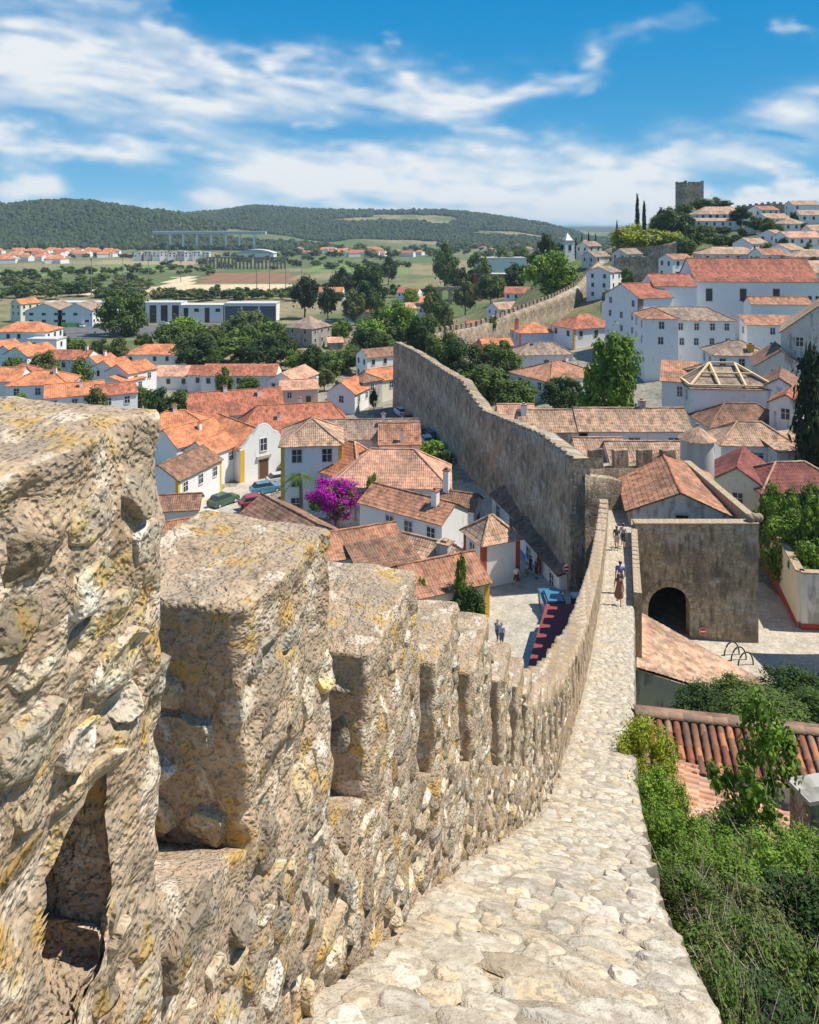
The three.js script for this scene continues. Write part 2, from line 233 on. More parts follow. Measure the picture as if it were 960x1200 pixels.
const W8 = (() => {
  const n = CP.length, q = CP.map(c => warp(c[0], c[1])), A = [];
  for (let i = 0; i < n; i++) { A.push([]); for (let j = 0; j < n; j++) A[i].push(Math.hypot(q[i][0] - q[j][0], q[i][1] - q[j][1])); A[i].push(1, CP[i][2]); }
  A.push([...Array(n).fill(1), 0, 0]);
  const m = n + 1;
  for (let k = 0; k < m; k++) { let p = k; for (let i = k + 1; i < m; i++) if (Math.abs(A[i][k]) > Math.abs(A[p][k])) p = i;[A[k], A[p]] = [A[p], A[k]]; for (let i = 0; i < m; i++) if (i !== k) { const f = A[i][k] / A[k][k]; if (f) for (let j = k; j <= m; j++) A[i][j] -= f * A[k][j]; } }
  return { q, w: A.map((r, i) => r[m] / r[i]) };
})();
const tableAt = (tb, x) => { if (x <= tb[0][0]) return tb[0][1]; for (let i = 1; i < tb.length; i++) if (x <= tb[i][0]) return lerp(tb[i - 1][1], tb[i][1], (x - tb[i - 1][0]) / (tb[i][0] - tb[i - 1][0])); return tb[tb.length - 1][1]; };
const ridgeNear = [[-300, 238], [0, 243], [50, 240], [92, 238], [150, 246], [200, 253], [250, 262], [330, 275], [420, 292]], ridgeFar = [[0, 262], [150, 258], [250, 250], [300, 243], [350, 247], [400, 250], [480, 248], [550, 252], [600, 258], [640, 264], [680, 275], [760, 292]];
function ground(x, z) { // height of the land at a place
  const Z = -z, [a, b] = warp(x, Z); let y = W8.w[CP.length];
  const fade = 1 - step(620, 760, Z);
  if (fade > 0) { for (let i = 0; i < CP.length; i++) y += W8.w[i] * Math.hypot(a - W8.q[i][0], b - W8.q[i][1]); y = clamp(y, -41, 14); }
  y = lerp(-40, y, fade);
  if (Z > 1000) {
    const px = HX + x / Z * F, n = fbm3(x * 0.0022, 3, z * 0.0022, 4) - 0.5, nn = fbm3(x * 0.008, 9, z * 0.008, 3) - 0.5;
    const near = (HY - tableAt(ridgeNear, px)) / F * 1750 + 40, far = (HY - tableAt(ridgeFar, px)) / F * 2700 + 40;
    const h1 = near * step(1180, 1750, Z) * (1 - 0.75 * step(1800, 2150, Z)), h2 = far * step(1550, 2700, Z);
    y += Math.max(0, Math.max(h1, h2)) * (1 + 0.0 * n) + (n * 30 + nn * 14) * step(1200, 1500, Z) * (1 - step(1700, 1760, Z) * (1 - step(1850, 2000, Z)));
  }
  return CY + y;
}
const axis = (() => { // grid lines, dense near the eye
  const zs = [-12]; let d = 1.2; while (zs[zs.length - 1] < 4200) { zs.push(zs[zs.length - 1] + d); if (zs[zs.length - 1] > 120) d *= 1.028; }
  const h = [0]; d = 1.4; while (h[h.length - 1] < 3200) { h.push(h[h.length - 1] + d); if (h[h.length - 1] > 60) d *= 1.045; }
  return { zs, xs: [...h.slice(1).map(x => -x).reverse(), ...h] };
})();
const HG = axis.zs.map(Z => Float32Array.from(axis.xs, x => ground(x, -Z)));
const find = (a, v) => { let lo = 0, hi = a.length - 2; while (lo < hi) { const m = (lo + hi + 1) >> 1; if (a[m] <= v) lo = m; else hi = m - 1; } return lo; };
function gy(x, z) { const Z = -z, i = find(axis.zs, Z), j = find(axis.xs, x), u = clamp((Z - axis.zs[i]) / (axis.zs[i + 1] - axis.zs[i])), v = clamp((x - axis.xs[j]) / (axis.xs[j + 1] - axis.xs[j])); return u + v <= 1 ? HG[i][j] + u * (HG[i + 1][j] - HG[i][j]) + v * (HG[i][j + 1] - HG[i][j]) : HG[i + 1][j + 1] + (1 - u) * (HG[i][j + 1] - HG[i + 1][j + 1]) + (1 - v) * (HG[i + 1][j] - HG[i + 1][j + 1]); }
const earthMap = tex(1024, (u, v) => { const a = fbt(u, v, 6, 301, 6), b = fbt(u, v, 40, 311, 4), s = 0.7 + 0.6 * (a - 0.5) + 0.9 * (b - 0.5); return [s, s, s * 0.97]; }, true, 14);
M.earth = std({ map: earthMap, bumpMap: limeBump, bumpScale: 0.05, vertexColors: true });
{
  const nx = axis.xs.length;
  const g = gridGeo(axis.zs.length, nx, (i, j) => {
    const x = axis.xs[j], Z = axis.zs[i], n = fbm3(x * 0.02, 1, Z * 0.02, 4), n2 = fbm3(x * 0.006, 8, Z * 0.006, 4);
    let c = mixc([0.12, 0.165, 0.05], [0.33, 0.27, 0.15], step(0.47, 0.64, n * 0.5 + n2 * 0.5));
    const town = step(40, 55, Z) * (1 - step(170, 230, Z)) * (1 - step(60, 110, Math.abs(x))); c = mixc(c, [0.36, 0.33, 0.28], town * 0.9);
    return { p: V(x, HG[i][j], -Z), uv: [x, Z], c };
  });
  // winding: z decreases with i, x grows with j
  const id = g.index.array; for (let k = 0; k < id.length; k += 3) { const t = id[k]; id[k] = id[k + 1]; id[k + 1] = t; } g.computeVertexNormals();
  if (g.attributes.normal.getY(500) < 0) { for (let k = 0; k < id.length; k += 3) { const t = id[k]; id[k] = id[k + 1]; id[k + 1] = t; } g.computeVertexNormals(); }
  tag(mesh('terrain', g, M.earth), 'green and tan ground running from the town out to the hills', 'ground', null, 'structure');
}
function sheet(name, label, category, mat, poly, lift, stepM = 1.5) { // a paved or planted patch draped on the land; poly in [x, Z]
  const s = new THREE.Shape(poly.map(([x, Z]) => new THREE.Vector2(x, Z))), xs = poly.map(p => p[0]), zs = poly.map(p => p[1]);
  const x0 = Math.min(...xs), x1 = Math.max(...xs), z0 = Math.min(...zs), z1 = Math.max(...zs);
  const inside = (x, y) => { let c = false; for (let i = 0, j = poly.length - 1; i < poly.length; j = i++) { const [a, b] = poly[i], [d, e] = poly[j]; if ((b > y) !== (e > y) && x < (d - a) * (y - b) / (e - b) + a) c = !c; } return c; };
  const m = new MB(), nx = Math.ceil((x1 - x0) / stepM), nz = Math.ceil((z1 - z0) / stepM);
  const Pt = (i, j) => { const x = x0 + (x1 - x0) * i / nx, Z = z0 + (z1 - z0) * j / nz; return V(x, gy(x, -Z) + lift, -Z); };
  for (let i = 0; i < nx; i++) for (let j = 0; j < nz; j++) if (inside(x0 + (x1 - x0) * (i + 0.5) / nx, z0 + (z1 - z0) * (j + 0.5) / nz)) m.quad(Pt(i, j), Pt(i + 1, j), Pt(i + 1, j + 1), Pt(i, j + 1));
  return tag(m.build(name, mat), label, category, null, 'structure');
}
const flat = (px, py, Y = 40) => { const Z = Y * F / (py - HY); return [(px - HX) / F * Z, Z]; };     // where a sight line meets the plain

// ---------------------------------------------------------------- near town wall, walkway, merlons
const WALL_TURN = -Math.atan(0.28), WC = Math.cos(WALL_TURN);
const wallTable = [[-3, 0.2], [0, -1.62], [1, -2.1], [2.2, -2.72], [3.3, -3.34], [4.53, -4.1], [5.43, -4.64], [6.66, -5.45], [9.89, -7.72], [11.5, -8.84], [14.2, -10.45], [18.8, -12.6], [25.7, -15.45], [30.9, -17.2], [37.7, -19.3], [43, -20.9], [50, -22.3], [56, -23.4], [70, -24.2]];
const Yw = s => tableAt(wallTable, s * WC);                       // walkway height by distance along the wall
const rightTable = [[-3, 1.7], [3, 1.69], [4.4, 1.76], [5.6, 1.66], [7.2, 1.55], [12, 1.6], [16.5, 1.52], [22, 1.55], [39, 1.75], [70, 1.9]];
const tR = s => tableAt(rightTable, s * WC) + 0.06 * (n3(s * 1.7, 4, 2) - 0.5) + (s < 14 ? 0.1 * (n3(s * 3.1, 1, 8) - 0.5) : 0);
const wall = thing('town_wall', 'crenellated old stone wall with paved stepped walkway descending to the gate', 'town wall', V(-1.34, CY, 0), WALL_TURN);
const slitPoly = [[1.83, -1.72], [1.86, -1.53], [1.95, -1.43], [2.05, -1.38], [2.07, -1.65], [2.03, -1.86], [1.86, -1.90]];
const inPoly = (P0, x, y) => { let c = false; for (let i = 0, j = P0.length - 1; i < P0.length; j = i++) { const [a, b] = P0[i], [d, e] = P0[j]; if ((b > y) !== (e > y) && x < (d - a) * (y - b) / (e - b) + a) c = !c; } return c; };
function rough(p, amp) { // broken, pitted surface: displace in local wall space
  const f = 3.2, a = fbm3(p.x * f + 11, p.y * f, p.z * f, 5) - 0.5, b = fbm3(p.x * f, p.y * f + 37, p.z * f, 5) - 0.5, c = fbm3(p.x * f, p.y * f, p.z * f + 71, 5) - 0.5;
  const pit = -Math.max(0, fbm3(p.x * 8, p.y * 8, p.z * 8 + 13, 3) - 0.56) * 2.2 + 0.35 * (n3(p.x * 17, p.y * 17, p.z * 17) - 0.5);
  return V(p.x + (a * 2 + pit) * amp, p.y + b * 1.6 * amp, p.z + c * 2 * amp);
}
const merlons = [[0.75, 2.31, -0.527], [2.83, 3.61, -1.355], [4.13, 5.15, -2.22], [5.54, 6.42, -3.02], [6.88, 7.92, -3.86], [8.5, 9.27, -4.84], [9.7, 10.44, -5.64], [10.85, 11.5, -6.38]];
for (let s = 11.98; s < 63; s += 1.27) { const r = hash3(Math.round(s * 100), 3, 5); merlons.push([s, s + 0.74 + 0.1 * r, Yw(s + 0.35) + 1.86 + 0.12 * (r - 0.5)]); }
function cutSlit(g) { // open the arrow slit in the inner face
  const p = g.attributes.position, id = g.index.array, o = []; for (let k = 0; k < id.length; k += 3) { let x = 0, y = 0, z = 0; for (let q = 0; q < 3; q++) { x += p.getX(id[k + q]) / 3; y += p.getY(id[k + q]) / 3; z += p.getZ(id[k + q]) / 3; } if (!(x > -0.14 && inPoly(slitPoly, -z, y))) o.push(id[k], id[k + 1], id[k + 2]); } g.setIndex(o); return g;
}
const sill = s => Yw(s) + 0.78;
{ // parapet under the merlons
  const ss = []; for (let s = 0.3; s < 12;) { ss.push(s); s += s < 6 ? 0.025 : 0.05; } for (let s = 12; s < 66; s += 0.2) ss.push(s);
  const sec = []; for (let k = 0; k <= 36; k++) sec.push([0, -0.25 + 1.03 * k / 36]); for (let k = 1; k <= 18; k++) sec.push([-0.62 * k / 18, 0.78]); for (let k = 1; k <= 10; k++) sec.push([-0.62 - 0.03 * k, 0.78 - 13 * Math.pow(k / 10, 2)]);
  const g = gridGeo(ss.length, sec.length, (i, j) => {
    const s = ss[i], [t, h] = sec[j]; let p = V(t, Yw(s) + h, -s);
    p = rough(p, 0.05); return { p, uv: [s + t * 0.8, p.y + t] };
  });
  mesh('parapet', cutSlit(g), M.mortar, wall);
}
function merlonGeo(s0, s1, y0, y1, cell) {
  const w = 0.65, nx = Math.max(3, Math.round(w / cell)), ny = Math.max(4, Math.round((y1 - y0) / cell)), nz = Math.max(3, Math.round((s1 - s0) / cell));
  const g = new THREE.BoxGeometry(w, y1 - y0, s1 - s0, nx, ny, nz), c = V(-w / 2 + 0.018, (y0 + y1) / 2, -(s0 + s1) / 2), P0 = g.attributes.position, N0 = g.attributes.normal, U = g.attributes.uv, r = 0.04, hx = w / 2, hy = (y1 - y0) / 2, hz = (s1 - s0) / 2;
  for (let i = 0; i < P0.count; i++) {
    const p = V().fromBufferAttribute(P0, i), n = V().fromBufferAttribute(N0, i), q = V(clamp(p.x, -hx + r, hx - r), clamp(p.y, -hy, hy - r * 0.7), clamp(p.z, -hz + r, hz - r)), d = V().subVectors(p, q);
    if (d.length() > r) p.copy(q).addScaledVector(d.normalize(), r);
    p.add(c); const pre = p.clone();
    const o = rough(p, 0.05);
    P0.setXYZ(i, o.x, o.y, o.z);
    U.setXY(i, Math.abs(n.x) > 0.5 ? -pre.z : pre.x + s0, Math.abs(n.y) > 0.5 ? -pre.z : pre.y);
  }
  if (s0 < 1) cutSlit(g); g.clearGroups();
  // weld shared edges so the rounded corners shade smoothly
  const key = new Map(); g.computeVertexNormals(); const Nn = g.attributes.normal;
  for (let i = 0; i < P0.count; i++) { const k = `${Math.round(P0.getX(i) * 300)},${Math.round(P0.getY(i) * 300)},${Math.round(P0.getZ(i) * 300)}`; if (!key.has(k)) key.set(k, []); key.get(k).push(i); }
  for (const l of key.values()) if (l.length > 1) { const v = V(); for (const i of l) v.add(V().fromBufferAttribute(Nn, i)); v.normalize(); for (const i of l) Nn.setXYZ(i, v.x, v.y, v.z); }
  return g;
}
const merlonMesh = merlons.map(([s0, s1, y], k) => mesh('merlon', merlonGeo(s0, s1, k === 0 ? Yw(1.5) + 0.1 : sill((s0 + s1) / 2) - 0.5, y, k < 3 ? 0.018 : k < 8 ? 0.032 : 0.11), M.mortar, wall));

{ // rough throat of the arrow slit
  const n = slitPoly.length * 6, g = gridGeo(n + 1, 14, (i, j) => { const e = (i % n) / 6, a = slitPoly[Math.floor(e)], b = slitPoly[(Math.floor(e) + 1) % slitPoly.length], f = e - Math.floor(e), c = [1.96, -1.64], k = j / 13, sh = (j < 9 ? 1.22 - 0.32 * j / 9 : 0.9 * (1 - (j - 8) / 5)), s = c[0] + (lerp(a[0], b[0], f) - c[0]) * sh, y = c[1] + (lerp(a[1], b[1], f) - c[1]) * sh; return { p: rough(V(0.006 - 0.42 * Math.min(1, j / 9), y, -s), 0.05), uv: [i * 0.05, j * 0.05] }; });
  mesh('arrow_slit', g, M.mortar, merlonMesh[0]);
}
// stones bedded in the mortar
const stoneTones = [[1.0, 0.97, 0.9], [0.84, 0.8, 0.74], [1.12, 1.09, 1.02], [0.74, 0.69, 0.62], [1.05, 0.95, 0.78], [0.92, 0.92, 0.9], [1.3, 1.28, 1.24], [0.62, 0.57, 0.5], [1.2, 1.15, 1.05], [0.55, 0.5, 0.45]];
function stoneGeo(O, A, B, N, ha, hb, h, seed, na = 18, nr = 4, tone, follow = 0) {
  const R = rng(seed), pos = [], uv = [], idx = [], tf = 0.84 + 0.3 * R(), nc = 5 + Math.floor(R() * 3), cr = Array.from({ length: nc }, (_, i) => [(i + 0.7 * (R() - 0.5)) / nc * 2 * Math.PI, 0.86 + 0.3 * R()]), tilt = (R() - 0.5) * 0.35, du = R() * 9, dv = R() * 9, ta = (R() - 0.5) * 0.02, tb = (R() - 0.5) * 0.03;
  const pt = (a, b, k, ex = 0) => { const q = O.clone().addScaledVector(A, a).addScaledVector(B, b); const nn = (fbm3(q.x * 12 + seed, q.y * 12, q.z * 12, 3) - 0.5) * Math.min(0.035, h * 1.4); if (follow) q.addScaledVector(N, V().subVectors(rough(q, follow), q).dot(N)); q.addScaledVector(N, k + (k > 0 ? nn + a / ha * ta + b / hb * tb : 0)); pos.push(q.x, q.y, q.z); uv.push(a * (1 + ex) + du, b * (1 + ex) + dv); };
  const sq = (a) => { const c = Math.cos(a), s = Math.sin(a); return Math.pow(c * c * c * c + s * s * s * s, -0.25); };
  const edge = (t) => { let i = 0; const tt = t - cr[0][0] < 0 ? t + 2 * Math.PI : t; while (i < nc - 1 && cr[i + 1][0] <= tt) i++; const A0 = cr[i], B0 = cr[(i + 1) % nc], b0 = i === nc - 1 ? B0[0] + 2 * Math.PI : B0[0], ra = A0[1] * sq(A0[0]), rb = B0[1] * sq(B0[0]), x0 = Math.cos(A0[0]) * ra, y0 = Math.sin(A0[0]) * ra, x1 = Math.cos(b0) * rb, y1 = Math.sin(b0) * rb, dx = Math.cos(t), dy = Math.sin(t), den = dx * (y1 - y0) - dy * (x1 - x0); return Math.abs(den) < 1e-4 ? ra : clamp((x0 * (y1 - y0) - y0 * (x1 - x0)) / den, 0.45, 1.45); };
  pt(0, 0, h);
  for (let r = 1; r <= nr; r++) for (let i = 0; i < na; i++) {
    const t = i / na * 2 * Math.PI, c = Math.cos(t), s = Math.sin(t), e = edge(t) * (0.97 + 0.06 * n3(c * 3 + seed, s * 3, seed * 0.7));
    const f = Math.pow(r / nr, 0.7), a = c * e * ha * f, b = s * e * hb * f, k = r === nr ? (follow ? -0.022 : -0.014) : r === nr - 1 ? h * 0.8 : h;
    pt(a * Math.cos(tilt) - b * Math.sin(tilt) * 0.6, b * Math.cos(tilt) + a * Math.sin(tilt) * 0.6, k, r === nr ? (h * 0.8 + 0.022) / Math.max(0.05, Math.hypot(a, b)) : 0);
  }
  for (let i = 0; i < na; i++) { idx.push(0, 1 + i, 1 + (i + 1) % na); for (let r = 0; r < nr - 1; r++) { const a = 1 + r * na + i, b = 1 + r * na + (i + 1) % na; idx.push(a, a + na, b, b, a + na, b + na); } }
  const g = new THREE.BufferGeometry(); g.setAttribute('position', new THREE.Float32BufferAttribute(pos, 3)); g.setAttribute('uv', new THREE.Float32BufferAttribute(uv, 2)); g.setIndex(idx); g.computeVertexNormals();
  return colored(g, tone || stoneTones[Math.floor(R() * stoneTones.length)].map((x, i, l) => x * tf));
}
{
  const list = [], R = rng(77); let seed = 900;
  const face = (parent, O, A, B, N, a0, a1, low, high, key, sc = 1) => { // low/high: functions of a
    for (let b = Math.min(low(a0), low(a1)); b < Math.max(high(a0), high(a1));) {
      const hb = (0.036 + 0.07 * R()) * sc;
      for (let a = a0 + 0.02 * R(); a < a1 - 0.05;) {
        const ha = (0.042 + 0.14 * R() * R() + 0.03 * R()) * sc, ca = a + ha, cb = b + hb + (R() - 0.5) * 0.05;
        a += 2 * ha + 0.012 + 0.03 * R();
        if (ca + ha > a1 + 0.05 || cb - hb * 0.5 < low(ca) || cb + hb * 0.9 > high(ca) || R() < 0.13) continue;
        list.push({ parent, O: O.clone().addScaledVector(N, 0.016).addScaledVector(A, ca).addScaledVector(B, cb), A, B, N, ha: ha * 0.97, hb: hb * 0.98, h: 0.006 + 0.03 * R() * R(), seed: seed++, key: key + (ca - a0) * 0 });
      }
      b += hb * 2 + 0.008 + 0.012 * R();
    }
  };
  const X = V(1, 0, 0), Y = V(0, 1, 0), S = V(0, 0, -1);
  merlons.forEach(([s0, s1, y], k) => {
    if (k > 13) return; const o = merlonMesh[k], lo = k === 0 ? () => Yw(1.6) + 0.2 : a => sill(a) - 0.1, sc = k === 0 ? 0.9 : 1;
    face(o, V(0.0, 0, 0), S, Y, X, k === 0 ? 1.35 : s0 + 0.03, s1 - 0.02, lo, () => y - 0.10, s0, sc);
    if (k) face(o, V(-0.59, 0, -s0), X, Y, V(0, 0, 1), 0.02, 0.57, () => sill(s0) + 0.02, () => y - 0.08, s0, 1.1);
  });
  face(null, V(0, 0, 0), S, Y, X, 2.3, 16, a => Yw(a) - 0.02, a => sill(a) - 0.03, 0);
  const keep = list.filter(q => { const s = -q.O.z; return !(q.N.x > 0.5 && [[-1, -1], [1, -1], [1, 1], [-1, 1], [0, 0]].some(([i, j]) => inPoly(slitPoly, s + i * q.ha * 0.9, q.O.y + j * q.hb * 0.9))); });
  keep.sort((p, q) => (p.ha * p.hb) / (p.O.z * p.O.z) < (q.ha * q.hb) / (q.O.z * q.O.z) ? 1 : -1);
  const rest = [];
  keep.forEach((q, i) => { const near = -q.O.z < 4, g = stoneGeo(q.O, q.A, q.B, q.N, q.ha, q.hb, q.h, q.seed, near ? 26 : 12, near ? 7 : 3, undefined, 0.05); if (i < 300) mesh('stone', g, M.stone, q.parent || wall.children[0]); else rest.push(g); });
  if (rest.length) tag(mesh('small_stones', mergeGeometries(rest), M.stone, wall), null, null, null, 'stuff');
}
{ // the slit's dark back is real depth; now the walkway bed and its paving
  const ss = []; for (let s = -2; s < 14; s += 0.05) ss.push(s); for (let s = 14; s < 68; s += 0.2) ss.push(s);
  const nT = 34, nD = 8;
  const g = gridGeo(ss.length, nT + nD, (i, j) => {
    const s = ss[i], r = tR(s); let p;
    if (j < nT) p = V(-0.05 + (r + 0.05) * j / (nT - 1), Yw(s) - 0.03, -s); else { const k = (j - nT + 1) / nD; p = V(r + 0.02 + 0.05 * k, Yw(s) - 0.03 - 9 * k * k, -s); }
    const q = rough(p, 0.05); if (j < nT) q.y = p.y + (fbm3(p.x * 4, 2, p.z * 4, 4) - 0.5) * 0.06; return { p: q, uv: [j < nT ? p.x : p.y, s] };
  });
  const id = g.index.array; for (let k = 0; k < id.length; k += 3) { const t = id[k]; id[k] = id[k + 1]; id[k + 1] = t; } g.computeVertexNormals();
  const bed = mesh('walkway', g, M.paveBed, wall), R = rng(5), list = []; let seed = 5000, row = 0;
  for (let s = 1.6; s < 64; row++) {
    const d = (0.10 + 0.075 * R()) * (s < 12 ? 1 : 1.15), r = tR(s + d), slope = (Yw(s + 0.6) - Yw(s)) / 0.6;
    for (let t = 0.02 + 0.06 * R(); t < r - 0.08;) {
      const w = Math.min(0.07 + 0.2 * R() * R() + 0.05 * R(), Math.max(0.07, (r - t) / 2 - 0.005)), c = t + w; t += 2 * w + 0.003;
      if (c > r - 0.05) break;
      const sc = s + d + (R() - 0.5) * 0.10, k = 0.62 + 0.25 * R(), B = V(0, slope * k, -1).normalize(), A = V(1, (R() - 0.5) * 0.05, 0).normalize(), N = V().crossVectors(A, B).normalize();
      list.push([V(c, Yw(sc) - 0.022 + 0.010 * R(), -sc), A, B, N, w * 1.05, d * 1.08, 0.007 + 0.007 * R(), seed++, sc]);
    }
    s += 2 * d;
  }
  const tones = [[1.02, 1.0, 0.95], [1.08, 1.06, 1.02], [0.98, 0.93, 0.85], [0.94, 0.93, 0.91], [1.1, 1.09, 1.07], [1.02, 0.95, 0.84]], rest = [], RR = rng(9);
  list.forEach(([O, A, B, N, a, b, h, sd, sc], i) => { const near = sc < 9, f = 0.9 + 0.2 * RR(), geo = stoneGeo(O, A, B, N, a, b, h, sd, near ? 18 : 8, near ? 5 : 3, tones[Math.floor(RR() * tones.length)].map(x => x * f)); if (i < 300) mesh('paving_stone', geo, M.paveStone, bed); else rest.push(geo); });
  tag(mesh('far_paving', mergeGeometries(rest), M.paveStone, bed), null, null, null, 'stuff');
}

// ---------------------------------------------------------------- roofs and houses
function slopeGeo(e0, e1, r0, r1, detail) { // clay-tiled slope: eave e0-e1, ridge r0-r1
  const U = V().subVectors(e1, e0), L = U.length(); U.normalize();
  const N = V().crossVectors(U, V().subVectors(r0.distanceTo(e0) > r1.distanceTo(e1) ? r0 : r1, e0)).normalize(); if (N.y < 0) N.negate();
  const Vv = V().crossVectors(N, U).normalize(); if (Vv.y < 0) Vv.negate();
  const loc = q => { const d = V().subVectors(q, e0); return [d.dot(U), d.dot(Vv)]; }, [a0, h0] = loc(r0), [a1, h1] = loc(r1), Hh = Math.max(h0, h1);
  const per = detail ? (detail > 1 ? 0.15 : 0.24) : 0.3, seg = detail ? 6 : 4, n = Math.max(4, Math.round(L / per) * seg), amp = 0.045;
  const fan = a0 < -0.05 || a1 > L + 0.05 || Math.abs(h0 - h1) > 0.3;
  const us = []; for (let i = 0; i <= n; i++) us.push(L * i / n);
  const vm = u => fan ? Hh : Math.max(0.01, a0 > 0.01 && u < a0 ? lerp(0, h0, u / a0) : a1 < L - 0.01 && u > a1 ? lerp(h1, 0, (u - a1) / (L - a1)) : lerp(h0, h1, a1 > a0 ? clamp((u - a0) / (a1 - a0)) : 0));
  const rows = detail ? Math.max(2, Math.round(Hh / 0.42)) : 2, nv = detail ? rows * 2 : 2;
  const g = gridGeo(n + 1, nv, (i, j) => {
    const u = us[i], top = vm(u), ph = i / seg, w = Math.pow(Math.abs(Math.cos(ph * Math.PI)), 0.75); let v, k = 0;
    if (detail) { const r = j >> 1, e = j & 1; v = Math.min(top, Hh * (r + e) / rows - (e ? 0 : 0.0)); if (e) v = Math.min(top, v); k = e ? 0 : 0.028; k += 0.012 * (hash3(Math.floor(ph + 0.5), r, 77) - 0.5); } else v = j ? top : 0;
    const sag = -0.11 * Math.sin(Math.PI * clamp(u / L)) * Math.sin(Math.PI * clamp(v / Hh)) + 0.07 * (n3(u * 0.6 + e0.x, v * 0.6, e0.z) - 0.5);
    if (fan) { const f = u / L, g0 = V().lerpVectors(e0, e1, f), g1 = V().lerpVectors(r0, r1, f); return { p: g0.lerp(g1, v / Hh).addScaledVector(N, amp * w + k + sag), uv: [u + e0.x, v + e0.z] }; }
    return { p: e0.clone().addScaledVector(U, u).addScaledVector(Vv, v).addScaledVector(N, amp * w + k + sag), uv: [u + e0.x, v + e0.z] };
  });
  const m = V().subVectors(r0, e0).cross(U); // orient up
  const nn = g.attributes.normal; let sy = 0; for (let i = 0; i < nn.count; i++) sy += nn.getY(i);
  if (sy < 0) { const id = g.index.array; for (let k = 0; k < id.length; k += 3) { const t = id[k]; id[k] = id[k + 1]; id[k + 1] = t; } g.computeVertexNormals(); }
  const under = new MB(), o = q => q.clone().addScaledVector(N, -0.07);
  under.quad(o(e0), o(r0), o(r1), o(e1)); under.quad(o(e0), o(e1), e1.clone().addScaledVector(N, 0.02), e0.clone().addScaledVector(N, 0.02));
  return [g, under.geo()];
}
const flatG = gs => mergeGeometries(gs.map(g => { const q = g.index ? g.toNonIndexed() : g; return q; }));
function caps(parent, lines, mat) { for (const [a, b] of lines) { const n = Math.max(2, Math.round(a.distanceTo(b) / 0.5)), pts = []; for (let i = 0; i <= n; i++) pts.push(V().lerpVectors(a, b, i / n).add(V(0, 0.04 + (i % 2 ? 0.015 : 0), 0))); mesh('ridge_cap', tube(pts, 0.11, 0.11, 6), mat, parent); } }
// windows: shared shapes
const winCache = {};
function windowGeo(w, h) {
  const k = `${w.toFixed(1)}x${h.toFixed(1)}`; if (winCache[k]) return winCache[k];
  const f = new MB(), t = 0.1, d = 0.07; f.box(-w / 2 - t, -w / 2, -h / 2 - t, h / 2 + t, 0, d); f.box(w / 2, w / 2 + t, -h / 2 - t, h / 2 + t, 0, d); f.box(-w / 2, w / 2, h / 2, h / 2 + t, 0, d); f.box(-w / 2, w / 2, -h / 2 - t, -h / 2, 0, d + 0.04);
  const b = new MB(); b.box(-0.025, 0.025, -h / 2, h / 2, 0.02, 0.045); b.box(-w / 2, -0.025, 0.08, 0.12, 0.02, 0.045); b.box(0.025, w / 2, 0.08, 0.12, 0.02, 0.045);
  const p = new MB(); p.box(-w / 2, w / 2, -h / 2, h / 2, -0.02, 0.012);
  return winCache[k] = { frame: f.geo(), bars: b.geo(), pane: p.geo() };
}
function addWindow(parent, x, y, z, turn, w = 0.9, h = 1.2, o = {}) {
  const g = windowGeo(w, h), f = mesh('window', g.frame, o.frame || M.frame, parent); f.position.set(x, y, z); f.rotation.y = turn;
  mesh('pane', g.pane, M.glass, f); if (!o.far) mesh('glazing_bar', g.bars, M.white, f); return f;
}
function addDoor(parent, x, y, z, turn, w, h, mat = M.door) { const k = new MB(); k.box(-w / 2, w / 2, 0, h, -0.02, 0.03); const d = k.build('door', mat, parent); d.position.set(x, y, z); d.rotation.y = turn; const s = new MB(); s.box(-w / 2 - 0.12, -w / 2, 0, h + 0.12, 0, 0.06); s.box(w / 2, w / 2 + 0.12, 0, h + 0.12, 0, 0.06); s.box(-w / 2, w / 2, h, h + 0.12, 0, 0.06); s.build('door_frame', M.stoneTrim, d); return d; }
let hseed = 1;
